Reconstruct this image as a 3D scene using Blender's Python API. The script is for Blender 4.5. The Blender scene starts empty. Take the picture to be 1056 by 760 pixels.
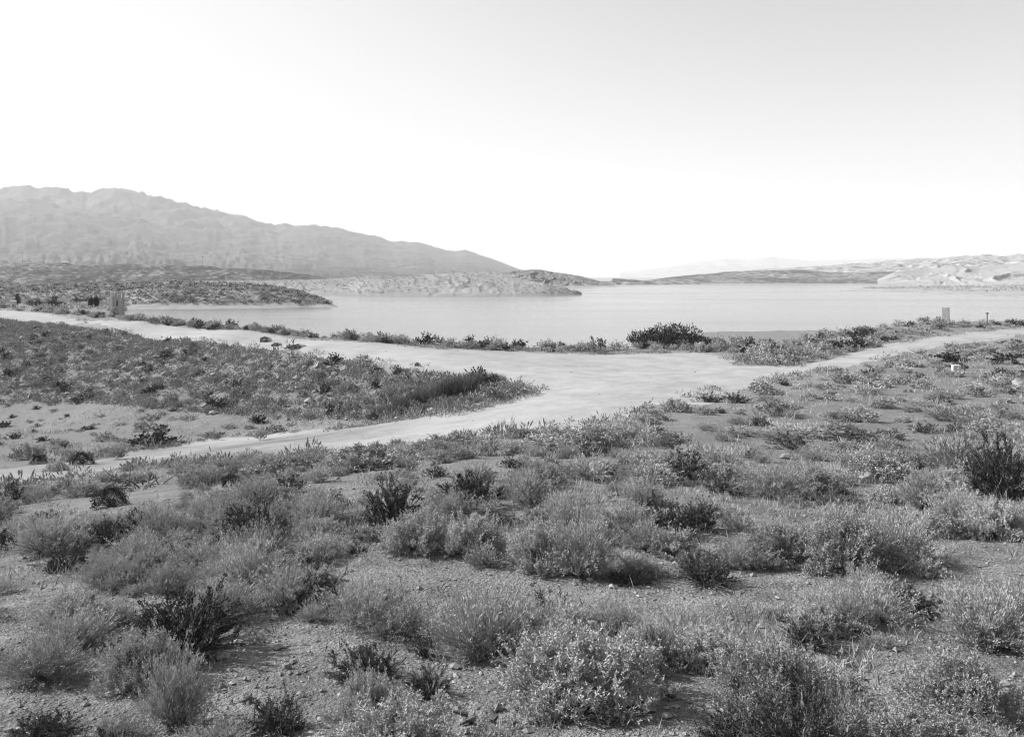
import bpy, math, random
import numpy as np

random.seed(7)
RNG = np.random.default_rng(7)
SC = bpy.context.scene
COL = SC.collection

# ------------------------------------------------------------------ camera
F, CX, HOR, CZ = 880.0, 528.0, 285.0, 10.5      # focal length and horizon in photo pixels, eye height above the lake
cam_d = bpy.data.cameras.new('camera')
cam = bpy.data.objects.new('camera', cam_d); COL.objects.link(cam)
cam.location = (0, 0, CZ); cam.rotation_euler = (math.radians(90), 0, 0)
cam_d.sensor_width = 36; cam_d.lens = 36 * F / 1056
cam_d.shift_y = -(380 - HOR) / 1056
cam_d.clip_start = 0.1; cam_d.clip_end = 60000
SC.camera = cam

# ------------------------------------------------------------------ light
SUN_EL, SUN_AZ = math.radians(33), math.radians(-73)     # azimuth from +Y, clockwise; the sun stands to the left
world = bpy.data.worlds.new('World'); SC.world = world; world.use_nodes = True
wn, wl = world.node_tree.nodes, world.node_tree.links
bg = wn['Background']
sky = wn.new('ShaderNodeTexSky'); sky.sky_type = 'NISHITA'; sky.sun_disc = False
sky.sun_elevation = SUN_EL; sky.sun_rotation = SUN_AZ
sky.air_density = 1.0; sky.dust_density = 2.2; sky.ozone_density = 1.0
bw = wn.new('ShaderNodeRGBToBW')                          # black-and-white film
cap = wn.new('ShaderNodeMath'); cap.operation = 'SMOOTH_MIN'   # a hazy sky of even brightness, without a hot spot round the sun
cap.inputs[1].default_value = 3.65; cap.inputs[2].default_value = 2.0
wl.new(sky.outputs[0], bw.inputs[0]); wl.new(bw.outputs[0], cap.inputs[0]); wl.new(cap.outputs[0], bg.inputs[0])
bg.inputs[1].default_value = 0.13
sun_d = bpy.data.lights.new('sun', 'SUN'); sun_d.energy = 4.8; sun_d.angle = math.radians(0.5)
sun_d.color = (1, 1, 1)
sun = bpy.data.objects.new('sun', sun_d); COL.objects.link(sun)
sun.rotation_euler = (math.radians(90) - SUN_EL, 0, -SUN_AZ + math.pi)
sun.location = (-60, 20, 80)
SC.view_settings.view_transform = 'Standard'; SC.view_settings.look = 'None'
SC.view_settings.exposure = 0.92; SC.view_settings.gamma = 1
SC.view_settings.use_curve_mapping = False
SC.cycles.max_bounces = 6; SC.cycles.diffuse_bounces = 3; SC.cycles.glossy_bounces = 2
SC.cycles.transmission_bounces = 2; SC.cycles.volume_bounces = 1; SC.cycles.transparent_max_bounces = 4
SC.cycles.use_denoising = True; SC.cycles.pixel_filter_type = 'BLACKMAN_HARRIS'; SC.cycles.filter_width = 1.2
SC.cycles.use_adaptive_sampling = False

HAZE = 0.000085

# ------------------------------------------------------------------ helpers
def tag(o, label=None, cat=None, group=None, kind=None):
    if label: o['label'] = label
    if cat: o['category'] = cat
    if group: o['group'] = group
    if kind: o['kind'] = kind
    return o

def mesh_np(name, V, faces_list, mats, smooth=False, fmat=None):
    """faces_list: list of (n,k) index arrays."""
    me = bpy.data.meshes.new(name)
    V = np.asarray(V, dtype=np.float32)
    me.vertices.add(len(V)); me.vertices.foreach_set('co', V.ravel())
    loops = np.concatenate([f.ravel() for f in faces_list]).astype(np.int32)
    tot = np.concatenate([np.full(len(f), f.shape[1], np.int32) for f in faces_list])
    start = np.concatenate([[0], np.cumsum(tot)[:-1]]).astype(np.int32)
    me.loops.add(len(loops)); me.loops.foreach_set('vertex_index', loops)
    me.polygons.add(len(tot)); me.polygons.foreach_set('loop_start', start)
    me.polygons.foreach_set('loop_total', tot)
    for m in (mats if isinstance(mats, (list, tuple)) else [mats]): me.materials.append(m)
    if fmat is not None: me.polygons.foreach_set('material_index', np.asarray(fmat, np.int32))
    me.polygons.foreach_set('use_smooth', np.full(len(tot), smooth))
    me.update(calc_edges=True); me.validate()
    return me

def link(name, me, parent=None, loc=None, rotz=0, scale=None):
    o = bpy.data.objects.new(name, me); COL.objects.link(o)
    if parent: o.parent = parent
    if loc is not None: o.location = [float(c) for c in loc]
    o.rotation_euler = (0, 0, rotz)
    if scale is not None: o.scale = scale
    return o

def hash2(ix, iy, seed):
    h = (ix.astype(np.int64) * 374761393 + iy.astype(np.int64) * 668265263 + seed * 974634777) & 0xffffffff
    h = ((h ^ (h >> 13)) * 1274126177) & 0xffffffff
    return ((h ^ (h >> 16)) & 0xffff) / 65535.0

def vnoise(x, y, seed=0):
    ix, iy = np.floor(x), np.floor(y); fx, fy = x - ix, y - iy
    fx = fx * fx * (3 - 2 * fx); fy = fy * fy * (3 - 2 * fy)
    a, b = hash2(ix, iy, seed), hash2(ix + 1, iy, seed)
    c, d = hash2(ix, iy + 1, seed), hash2(ix + 1, iy + 1, seed)
    return (a * (1 - fx) + b * fx) * (1 - fy) + (c * (1 - fx) + d * fx) * fy * 1.0

def fbm(x, y, octaves=4, seed=0, ridged=False):
    x = np.asarray(x, float); y = np.asarray(y, float); s = 0; a = 0.5; n = 0
    for k in range(octaves):
        v = vnoise(x + 17.3 * k, y - 9.1 * k, seed + k) * 2 - 1
        if ridged: v = 1 - 2 * np.abs(v)
        s = s + a * v; n += a; a *= 0.5; x = x * 2.03; y = y * 2.03
    return s / n

def smooth01(t): t = np.clip(t, 0, 1); return t * t * (3 - 2 * t)

def unit(v): return v / np.maximum(np.linalg.norm(v, axis=-1, keepdims=True), 1e-9)

# ------------------------------------------------------------------ materials (grey: a black-and-white scene)
def g(v): return (v, v, v, 1)

def new_mat(name):
    m = bpy.data.materials.new(name); m.use_nodes = True
    nt = m.node_tree; return m, nt.nodes, nt.links, nt.nodes['Principled BSDF']

def noise(n, l, vec, scale, detail=4, rough=0.55):
    t = n.new('ShaderNodeTexNoise'); t.inputs['Scale'].default_value = scale
    t.inputs['Detail'].default_value = detail; t.inputs['Roughness'].default_value = rough
    l.new(vec, t.inputs['Vector']); return t.outputs['Fac']

def ramp(n, l, fac, stops):
    r = n.new('ShaderNodeValToRGB'); e = r.color_ramp.elements
    while len(e) < len(stops): e.new(0.5)
    for el, (p, v) in zip(e, stops): el.position = p; el.color = g(v)
    l.new(fac, r.inputs[0]); return r.outputs[0]

def math_n(n, l, op, a, b=None):
    m = n.new('ShaderNodeMath'); m.operation = op
    for i, x in enumerate((a, b)):
        if x is None: continue
        if isinstance(x, (int, float)): m.inputs[i].default_value = x
        else: l.new(x, m.inputs[i])
    return m.outputs[0]

def leaf_mat(name, v, spread=0.45, transl=0.10):
    m, n, l, p = new_mat(name)
    oi = n.new('ShaderNodeObjectInfo'); tc = n.new('ShaderNodeTexCoord')
    f = noise(n, l, tc.outputs['Object'], 9, 3)
    c = ramp(n, l, f, [(0.3, v * (1 - spread)), (0.7, v * (1 + spread))])
    k = n.new('ShaderNodeMapRange'); l.new(oi.outputs['Random'], k.inputs[0])
    k.inputs[3].default_value = 0.72; k.inputs[4].default_value = 1.22
    mx = n.new('ShaderNodeVectorMath'); mx.operation = 'SCALE'
    l.new(c, mx.inputs[0]); l.new(k.outputs[0], mx.inputs['Scale'])
    l.new(mx.outputs[0], p.inputs['Base Color'])
    p.inputs['Roughness'].default_value = 0.85; p.inputs['Specular IOR Level'].default_value = 0.08
    tr = n.new('ShaderNodeBsdfTranslucent'); l.new(mx.outputs[0], tr.inputs[0])
    ms = n.new('ShaderNodeMixShader'); ms.inputs[0].default_value = transl
    l.new(p.outputs[0], ms.inputs[1]); l.new(tr.outputs[0], ms.inputs[2])
    l.new(ms.outputs[0], n['Material Output'].inputs['Surface'])
    return m

def rough_mat(name, v, scale=6, spread=0.3, bump=0.3, bscale=40, bdist=0.02, rough=0.9):
    m, n, l, p = new_mat(name)
    tc = n.new('ShaderNodeTexCoord'); vec = tc.outputs['Object']
    f = math_n(n, l, 'ADD', math_n(n, l, 'MULTIPLY', noise(n, l, vec, scale, 5), 0.6),
               math_n(n, l, 'MULTIPLY', noise(n, l, vec, scale * 7, 4), 0.4))
    c = ramp(n, l, f, [(0.32, v * (1 - spread)), (0.68, v * (1 + spread))])
    l.new(c, p.inputs['Base Color']); p.inputs['Roughness'].default_value = rough
    p.inputs['Specular IOR Level'].default_value = 0.2
    if bump:
        b = n.new('ShaderNodeBump'); b.inputs['Strength'].default_value = bump; b.inputs['Distance'].default_value = bdist
        l.new(noise(n, l, vec, bscale, 5, 0.65), b.inputs['Height']); l.new(b.outputs[0], p.inputs['Normal'])
    return m

def ground_mat():
    m, n, l, p = new_mat('gravelly_soil')
    tc = n.new('ShaderNodeTexCoord'); vec = tc.outputs['Object']
    sep = n.new('ShaderNodeSeparateXYZ'); l.new(vec, sep.inputs[0])
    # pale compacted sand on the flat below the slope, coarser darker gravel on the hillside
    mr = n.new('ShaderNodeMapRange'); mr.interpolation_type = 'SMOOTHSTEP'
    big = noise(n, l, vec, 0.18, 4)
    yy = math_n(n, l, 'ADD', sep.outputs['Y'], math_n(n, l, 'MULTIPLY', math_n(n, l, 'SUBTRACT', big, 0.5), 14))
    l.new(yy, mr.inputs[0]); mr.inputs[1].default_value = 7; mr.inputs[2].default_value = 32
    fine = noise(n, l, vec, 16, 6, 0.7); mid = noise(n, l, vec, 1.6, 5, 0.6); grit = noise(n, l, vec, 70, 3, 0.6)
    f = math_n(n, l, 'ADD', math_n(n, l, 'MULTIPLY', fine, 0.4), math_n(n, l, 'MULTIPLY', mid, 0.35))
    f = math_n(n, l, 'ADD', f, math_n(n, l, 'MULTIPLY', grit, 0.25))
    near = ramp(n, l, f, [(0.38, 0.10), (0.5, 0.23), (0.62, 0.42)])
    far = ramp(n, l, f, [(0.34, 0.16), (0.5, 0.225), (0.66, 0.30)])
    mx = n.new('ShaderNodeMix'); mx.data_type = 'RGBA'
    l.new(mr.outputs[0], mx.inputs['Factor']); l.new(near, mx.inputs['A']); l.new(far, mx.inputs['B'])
    # pale dust thrown out of the road onto its margins
    at = n.new('ShaderNodeAttribute'); at.attribute_name = 'edge'
    e1 = math_n(n, l, 'ADD', at.outputs['Fac'], math_n(n, l, 'MULTIPLY', math_n(n, l, 'SUBTRACT', mid, 0.5), 4.0))
    dm = n.new('ShaderNodeMapRange'); dm.interpolation_type = 'SMOOTHSTEP'; l.new(e1, dm.inputs[0]); dm.inputs[1].default_value = -4.0; dm.inputs[2].default_value = 0.3
    dust = ramp(n, l, f, [(0.34, 0.22), (0.5, 0.29), (0.66, 0.35)])
    m4 = n.new('ShaderNodeMix'); m4.data_type = 'RGBA'; l.new(dm.outputs[0], m4.inputs['Factor']); l.new(mx.outputs['Result'], m4.inputs['A']); l.new(dust, m4.inputs['B'])
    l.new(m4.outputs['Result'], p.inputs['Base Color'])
    p.inputs['Roughness'].default_value = 0.95; p.inputs['Specular IOR Level'].default_value = 0.1
    vo = n.new('ShaderNodeTexVoronoi'); vo.inputs['Scale'].default_value = 26; l.new(vec, vo.inputs['Vector'])
    vo2 = n.new('ShaderNodeTexVoronoi'); vo2.inputs['Scale'].default_value = 70; l.new(vec, vo2.inputs['Vector'])
    hgt = math_n(n, l, 'ADD', math_n(n, l, 'MULTIPLY', vo.outputs['Distance'], -0.8), math_n(n, l, 'MULTIPLY', vo2.outputs['Distance'], -0.4))
    hgt = math_n(n, l, 'ADD', hgt, math_n(n, l, 'MULTIPLY', fine, 1.6))
    b = n.new('ShaderNodeBump'); b.inputs['Strength'].default_value = 1.0; b.inputs['Distance'].default_value = 0.05
    l.new(hgt, b.inputs['Height']); l.new(b.outputs[0], p.inputs['Normal'])
    return m

def road_mat():
    m, n, l, p = new_mat('packed_dirt')
    tc = n.new('ShaderNodeTexCoord'); vec = tc.outputs['Object']
    f = math_n(n, l, 'ADD', math_n(n, l, 'MULTIPLY', noise(n, l, vec, 0.35, 5, 0.6), 0.5),
               math_n(n, l, 'MULTIPLY', noise(n, l, vec, 5, 6, 0.7), 0.5))
    c = ramp(n, l, f, [(0.34, 0.25), (0.5, 0.31), (0.66, 0.37)])
    # wheel tracks: packed pale strips and looser, darker soil between them, following the road's edge
    at = n.new('ShaderNodeAttribute'); at.attribute_name = 'edge'
    ph = math_n(n, l, 'ADD', math_n(n, l, 'MULTIPLY', at.outputs['Fac'], 3.4), math_n(n, l, 'MULTIPLY', noise(n, l, vec, 0.5, 3), 2.5))
    tr = math_n(n, l, 'MULTIPLY', math_n(n, l, 'SINE', ph), noise(n, l, vec, 0.12, 3))
    kk = n.new('ShaderNodeMapRange'); l.new(tr, kk.inputs[0]); kk.inputs[1].default_value = -.6; kk.inputs[2].default_value = .6
    kk.inputs[3].default_value = 0.96; kk.inputs[4].default_value = 1.04
    sc2 = n.new('ShaderNodeVectorMath'); sc2.operation = 'SCALE'; l.new(c, sc2.inputs[0]); l.new(kk.outputs[0], sc2.inputs['Scale'])
    # the lower track is little used: patchy sand rather than packed soil
    fa = n.new('ShaderNodeAttribute'); fa.attribute_name = 'faint'
    sand = ramp(n, l, f, [(0.36, 0.11), (0.5, 0.165), (0.64, 0.23)])
    m3 = n.new('ShaderNodeMix'); m3.data_type = 'RGBA'; l.new(fa.outputs['Fac'], m3.inputs['Factor']); l.new(sc2.outputs[0], m3.inputs['A']); l.new(sand, m3.inputs['B'])
    l.new(m3.outputs['Result'], p.inputs['Base Color']); p.inputs['Roughness'].default_value = 0.95
    p.inputs['Specular IOR Level'].default_value = 0.1
    b = n.new('ShaderNodeBump'); b.inputs['Strength'].default_value = 0.5; b.inputs['Distance'].default_value = 0.04
    l.new(noise(n, l, vec, 7, 6, 0.7), b.inputs['Height']); l.new(b.outputs[0], p.inputs['Normal'])
    return m

def hill_mat(name, lo, hi, scrub=0.07, amount=0.5, scale=0.05, sscale=0.35, pale_below=None, pale=0.42):
    """bare soil lo..hi, dotted with dark scrub; amount = share of scrub cover; a pale drawdown shore below a height."""
    m, n, l, p = new_mat(name)
    tc = n.new('ShaderNodeTexCoord'); vec = tc.outputs['Object']
    base = ramp(n, l, noise(n, l, vec, scale, 6, 0.6), [(0.3, lo), (0.7, hi)])
    sp = math_n(n, l, 'ADD', math_n(n, l, 'MULTIPLY', noise(n, l, vec, sscale, 3, 0.7), 0.7),
                math_n(n, l, 'MULTIPLY', noise(n, l, vec, sscale * 0.12, 3), 0.3))
    a = 0.62 - 0.24 * amount
    mask = ramp(n, l, sp, [(a - 0.05, 0), (a + 0.05, 1)])
    mx = n.new('ShaderNodeMix'); mx.data_type = 'RGBA'
    l.new(mask, mx.inputs['Factor']); l.new(base, mx.inputs['A']); mx.inputs['B'].default_value = g(scrub)
    out = mx.outputs['Result']
    if pale_below is not None:
        sep = n.new('ShaderNodeSeparateXYZ'); l.new(vec, sep.inputs[0])
        mr = n.new('ShaderNodeMapRange'); l.new(sep.outputs['Z'], mr.inputs[0])
        mr.inputs[1].default_value = pale_below * 0.8; mr.inputs[2].default_value = pale_below * 1.2
        m2 = n.new('ShaderNodeMix'); m2.data_type = 'RGBA'
        l.new(mr.outputs[0], m2.inputs['Factor']); m2.inputs['A'].default_value = g(pale); l.new(out, m2.inputs['B'])
        out = m2.outputs['Result']
    l.new(out, p.inputs['Base Color']); p.inputs['Roughness'].default_value = 0.95
    p.inputs['Specular IOR Level'].default_value = 0.1
    return m

def water_mat():
    m, n, l, p = new_mat('lake_water')
    tc = n.new('ShaderNodeTexCoord'); mp = n.new('ShaderNodeMapping'); l.new(tc.outputs['Object'], mp.inputs[0])
    mp.inputs['Scale'].default_value = (0.35, 1.0, 1.0)
    p.inputs['Base Color'].default_value = g(0.17); p.inputs['Roughness'].default_value = 0.14
    p.inputs['IOR'].default_value = 1.33
    h = math_n(n, l, 'ADD', math_n(n, l, 'MULTIPLY', noise(n, l, mp.outputs[0], 0.9, 5, 0.6), 1.0),
               math_n(n, l, 'MULTIPLY', noise(n, l, mp.outputs[0], 0.06, 3), 1.5))
    b = n.new('ShaderNodeBump'); rgh = n.new('ShaderNodeMapRange'); l.new(noise(n, l, mp.outputs[0], 0.015, 4), rgh.inputs[0]); rgh.inputs[1].default_value = .35; rgh.inputs[2].default_value = .65
    rgh.inputs[3].default_value = 0.11; rgh.inputs[4].default_value = 0.19; l.new(rgh.outputs[0], p.inputs['Roughness'])
    b.inputs['Strength'].default_value = 0.5; b.inputs['Distance'].default_value = 0.2
    l.new(h, b.inputs['Height']); l.new(b.outputs[0], p.inputs['Normal'])
    return m

M = dict(
    sage=leaf_mat('sage_leaves', 0.36, .22), rabbit=leaf_mat('rabbitbrush_leaves', 0.34), dark=leaf_mat('dark_leaves', 0.065),
    cushion=leaf_mat('cushion_leaves', 0.028), salt=leaf_mat('saltbush_leaves', 0.29), straw=leaf_mat('dry_straw', 0.26),
    willow=leaf_mat('willow_leaves', 0.05), reed=leaf_mat('reed_blades', 0.15),
    bark=rough_mat('grey_bark', 0.15, 20, 0.5, 0.5, 60), deadwood=rough_mat('dead_wood', 0.12, 20, 0.6, 0.6, 60),
    rock=rough_mat('pale_rock', 0.23, 5, 0.25, 0.6, 18), pebble=rough_mat('pebbles', 0.26, 3, 0.55, 0.0),
    concrete=rough_mat('old_concrete', 0.36, 2.5, 0.3, 0.4, 30), darkhole=rough_mat('dark_opening', 0.02, 3, 0.2, 0),
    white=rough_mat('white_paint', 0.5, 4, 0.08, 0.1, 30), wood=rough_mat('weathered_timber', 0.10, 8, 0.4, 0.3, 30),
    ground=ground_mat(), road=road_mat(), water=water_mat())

# ------------------------------------------------------------------ the lie of the land
CTRL = [  # photo column, photo row, distance: a survey of the near ground
    (528,760,5.6),(528,650,8.0),(528,560,11.5),(528,500,16.5),(528,460,24),(528,440,30),(528,420,37),(528,400,46),(528,385,56),(528,370,67),(528,358,78),
    (760,760,5.6),(760,650,8.1),(760,560,11.7),(760,500,17),(760,460,24.5),(760,430,32),(760,405,43),(760,385,55),(760,368,68),(760,358,78),
    (1000,760,5.6),(1000,650,8.2),(1000,560,12),(1000,500,17.5),(1000,450,27),(1000,410,40),(1000,380,56),(1000,360,72),(1000,343,92),(1000,333,103),
    (1250,650,8.2),(1250,500,17.5),(1250,410,41),(1250,360,73),(1250,333,104),(870,347,86.6),(920,338,98),
    (300,760,5.6),(300,650,8.1),(300,560,11.6),(300,500,18.5),(300,470,28),(300,455,36),(300,432,56),(300,362,73.5),(300,347,91),
    (100,760,5.6),(100,650,8.2),(100,580,11.5),(100,527,19),(100,480,36),(100,450,53),(100,430,69),(100,416,80),(100,338,107),(100,329,128),
    (0,650,8.2),(0,560,14),(0,495,31),(0,450,56),(0,416,86),(0,328,131),(0,319,163),
    (200,465,39),(200,440,56),(200,425,67),(200,350,87),(200,338,106),(400,445,34),(400,432,47),(400,378,61),(400,353,83),(470,418,44.5),(470,392,53),
    (-200,650,8.2),(-200,500,30),(-200,420,90),(-120,318,163),(-120,309,200),
]
def pix(px, py, d): return np.array([(px - CX) / F * d, d, CZ - (py - HOR) / F * d])
PC = np.array([pix(*c) for c in CTRL])
PC = np.vstack([PC, [[0, 0, 8.5], [-10, 0, 8.3], [10, 0, 8.5], [0, -12, 9.6], [-30, -10, 8.8], [30, -10, 9.2],
                     [-45, 10, 5.0], [45, 12, 6.4], [-80, 30, 1.5], [90, 40, 5.5], [110, 90, 5.4], [-130, 90, 0.5]]])
def _phi(r2): return 0.5 * r2 * np.log(r2 + 1e-9)
def _fit(P, lam=1.5):
    n = len(P); d2 = ((P[:, None, :2] - P[None, :, :2]) ** 2).sum(-1)
    A = np.zeros((n + 3, n + 3)); A[:n, :n] = _phi(d2) + lam * np.eye(n) * 5
    Q = np.c_[np.ones(n), P[:, :2]]; A[:n, n:] = Q; A[n:, :n] = Q.T
    return np.linalg.solve(A, np.r_[P[:, 2], 0, 0, 0])
W = _fit(PC)
def tps(x, y):
    x = np.asarray(x, float).ravel(); y = np.asarray(y, float).ravel(); out = np.empty(len(x))
    for i in range(0, len(x), 20000):
        xs, ys = x[i:i + 20000], y[i:i + 20000]
        r2 = (xs[:, None] - PC[None, :, 0]) ** 2 + (ys[:, None] - PC[None, :, 1]) ** 2
        out[i:i + 20000] = _phi(r2) @ W[:-3] + W[-3] + W[-2] * xs + W[-1] * ys
    return out
# the edge where the flat top ends and the bank falls to the lake
VERGE = np.array([pix(*c)[:2] for c in [(-300,314.5,191),(-120,313,200),(0,318,168),(100,328,130),(200,337.5,107),(300,346,92),(400,352,84),(500,357,79),(560,358.5,77),
         (640,359,77),(735,356,79),(800,354,80),(870,347,86.6),(920,338,98),(975,332,104),(1056,329,106),(1300,329,106)]])
def seg_dist(x, y, poly, closed=False):
    P = np.asarray(poly); Q = np.vstack([P, P[:1]]) if closed else P
    best = np.full(len(x), 1e18); sgn = np.ones(len(x))
    for a, b in zip(Q[:-1], Q[1:]):
        d = b - a; t = np.clip(((x - a[0]) * d[0] + (y - a[1]) * d[1]) / (d @ d), 0, 1)
        ex, ey = x - a[0] - t * d[0], y - a[1] - t * d[1]; r = ex * ex + ey * ey
        m = r < best; best = np.where(m, r, best)
        sgn = np.where(m, np.sign(d[0] * (y - a[1]) - d[1] * (x - a[0])), sgn)
    return np.sqrt(best), sgn
def height(x, y):
    x = np.asarray(x, float).ravel(); y = np.asarray(y, float).ravel()
    z = np.clip(tps(x, y), -3.0, 14)
    dist, sg = seg_dist(x, y, VERGE); s = dist * sg
    u = x / np.maximum(y, 1)
    left = smooth01((-0.445 - u) / 0.03)                    # scrubby shelf instead of water on the far left
    beach = smooth01((u - 0.17) / 0.06) * (1 - smooth01((u - 0.50) / 0.08))
    steep = -2.5
    bank_l = 3.5 - 0.018 * np.maximum(s - 20, 0) + 0.35 * fbm(x * .06, y * .06, 3, 5)
    bank_b = np.maximum(1.35 - 0.030 * np.maximum(s - 14, 0), -2.5)
    floor = steep * (1 - left) * (1 - beach) + left * bank_l + (1 - left) * beach * bank_b
    zv = np.minimum(z, 4.6)
    k = smooth01(s / (16 + 10 * left + 6 * beach))
    zz = zv * (1 - k) + floor * k
    return np.where(s > 0, np.where(s < 3, z + (zz - z) * smooth01(s / 3), zz), z)
def H1(x, y): return float(height([x], [y])[0])
DS = np.concatenate([np.linspace(3, 40, 260), np.linspace(40.3, 320, 560)])
def pick(px, py):
    x = (px - CX) / F * DS; z = CZ - (py - HOR) / F * DS; h = height(x, DS)
    i = np.argmax(z <= h)
    if z[i] > h[i]: i = len(DS) - 1
    if i > 0:
        a, b = z[i - 1] - h[i - 1], z[i] - h[i]; t = a / (a - b) if a != b else 0
        d = DS[i - 1] + (DS[i] - DS[i - 1]) * t
    else: d = DS[0]
    x = (px - CX) / F * d; return np.array([x, d, H1(x, d)])
def project(x, y, z): return CX + F * x / y, HOR + F * (CZ - z) / y

# ------------------------------------------------------------------ ground and dirt road
NR, NC = 520, 440
rr = 9 * (330 / 9.0) ** (np.arange(NR) / (NR - 1)); uu = np.linspace(-1.0, 1.0, NC)
GY = np.repeat(rr[:, None] - 15, NC, 1); GX = rr[:, None] * uu[None, :]
gx, gy = GX.ravel(), GY.ravel()
GZ0 = height(gx, gy)
rel = (0.10 * fbm(gx * .35, gy * .35, 3, 3) + 0.035 * fbm(gx * 2.2, gy * 2.2, 3, 11) + 0.015 * fbm(gx * 9, gy * 9, 2, 21))
gz = GZ0 + rel
ROADPX = [(-140,311),(-60,314),(0,320),(60,325.5),(125,331),(200,339.5),(300,348),(380,354),(440,358.5),(500,362),(560,364),(640,365),(720,364),(752,369),(770,377),
          (815,378.5),(860,369),(900,358),(950,349),(1000,343),(1056,338),(1150,334),(1150,342),(1056,347),(980,356),(930,366),(880,378),(830,386.5),(790,394),
          (740,404),(700,416),(640,434),(560,446),(480,452),(420,458),(360,464),(300,470),(230,477),(160,481),(100,489),(0,503),(-80,514),(-80,494),(0,485),(90,473),(160,463),(220,453),(280,447),(340,442),
          (400,436),(470,428),(520,415),(548,404),(540,397),(490,390.5),(440,383.5),(380,374.5),(320,366.5),(260,358.5),(200,350.5),(130,341.5),(60,334),(0,328),(-60,323),(-140,318)]
RP = np.array([pick(*p)[:2] for p in ROADPX])
def in_poly(x, y, P):
    P = np.asarray(P); x = np.asarray(x); y = np.asarray(y); r = np.zeros(x.shape, bool); j = len(P) - 1
    for i in range(len(P)):
        c = ((P[i, 1] > y) != (P[j, 1] > y)) & (x < (P[j, 0] - P[i, 0]) * (y - P[i, 1]) / (P[j, 1] - P[i, 1] + 1e-12) + P[i, 0])
        r ^= c; j = i
    return r
def road_field(x, y):
    d, _ = seg_dist(x, y, RP, True)
    return np.where(in_poly(x, y, RP), d, -d)
rf = road_field(gx, gy) + (0.9 + 1.3 * smooth01((50 - gy) / 8)) * fbm(gx * .35, gy * .35, 4, 41) + 0.5 * fbm(gx * 2.5, gy * 2.5, 2, 44)
idx = np.arange(NR * NC).reshape(NR, NC)
quads = np.stack([idx[:-1, :-1], idx[:-1, 1:], idx[1:, 1:], idx[1:, :-1]], -1).reshape(-1, 4)
GV = np.c_[gx, gy, gz]
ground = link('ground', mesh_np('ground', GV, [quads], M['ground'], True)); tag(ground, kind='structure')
tris = np.vstack([quads[:, [0, 1, 2]], quads[:, [0, 2, 3]]])
full = (rf[tris] > 0).all(1); part = (rf[tris] > 0).any(1) & ~full
rv = list(map(tuple, GV)); rt = tris[full].tolist()
for t in tris[part]:
    poly = []
    for i in range(3):
        a, b = t[i], t[(i + 1) % 3]
        if rf[a] > 0: poly.append(int(a))
        if (rf[a] > 0) != (rf[b] > 0):
            k = rf[a] / (rf[a] - rf[b]); rv.append(tuple(GV[a] + (GV[b] - GV[a]) * k)); poly.append(len(rv) - 1)
    for i in range(1, len(poly) - 1): rt.append([poly[0], poly[i], poly[i + 1]])
rt = np.array(rt); used, inv = np.unique(rt, return_inverse=True)
RV = np.array(rv)[used] + [0, 0, 0.008]
road_me = mesh_np('dirt_road', RV, [inv.reshape(-1, 3)], M['road'], True)
edge = np.zeros(len(rv)); edge[:len(rf)] = rf; at_ = road_me.attributes.new('edge', 'FLOAT', 'POINT'); at_.data.foreach_set('value', edge[used].astype(np.float32))
fnt = smooth01((-1 - RV[:, 0]) / 9) * smooth01((49 - RV[:, 1]) / 6) * (0.75 + 0.5 * fbm(RV[:, 0] * .4, RV[:, 1] * .4, 3, 88))
at_ = road_me.attributes.new('faint', 'FLOAT', 'POINT'); at_.data.foreach_set('value', np.clip(fnt, 0, 1).astype(np.float32))
tag(link('dirt_road', road_me), kind='structure')
at_ = ground.data.attributes.new('edge', 'FLOAT', 'POINT'); at_.data.foreach_set('value', (rf - 7 * smooth01((-1 - gx) / 9) * smooth01((49 - gy) / 6)).astype(np.float32))
def ground_z(x, y):       # height of the ground mesh itself
    x = np.asarray(x, float); y = np.asarray(y, float); r = y + 15
    fi = np.clip(np.log(r / 9) / math.log(330 / 9.0) * (NR - 1), 0, NR - 1.001); fj = np.clip((x / r + 1.0) / 2.0 * (NC - 1), 0, NC - 1.001)
    i, j = fi.astype(int), fj.astype(int); a, b = fi - i, fj - j; Z = gz.reshape(NR, NC)
    return (Z[i, j] * (1 - b) + Z[i, j + 1] * b) * (1 - a) + (Z[i + 1, j] * (1 - b) + Z[i + 1, j + 1] * b) * a

# ------------------------------------------------------------------ lake and the plain beyond
def sheet(name, x0, x1, y0, y1, z, m, kind='structure'):
    V = [[x0, y0, z], [x1, y0, z], [x1, y1, z], [x0, y1, z]]
    return tag(link(name, mesh_np(name, V, [np.array([[0, 1, 2, 3]])], m)), kind=kind)
LV = [(a + 0.0, b + 4.0, 0.0) for a, b in VERGE] + [(1800, 106, 0), (1800, 1600, 0), (-1500, 1600, 0), (-1500, 204, 0)]   # near shore follows the road
tag(link('lake', mesh_np('lake', LV, [np.arange(len(LV))[None, :]], M['water'])), kind='structure')
sheet('plain', -16000, 16000, 1500, 15500, 1.2, hill_mat('plain_soil', 0.3, 0.42, 0.12, 0.3, 0.004, 0.03))
sheet('lake_bed', -16000, 16000, -300, 15500, -5.0, rough_mat('mud', 0.25, 0.1, 0.2, 0))

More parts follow.
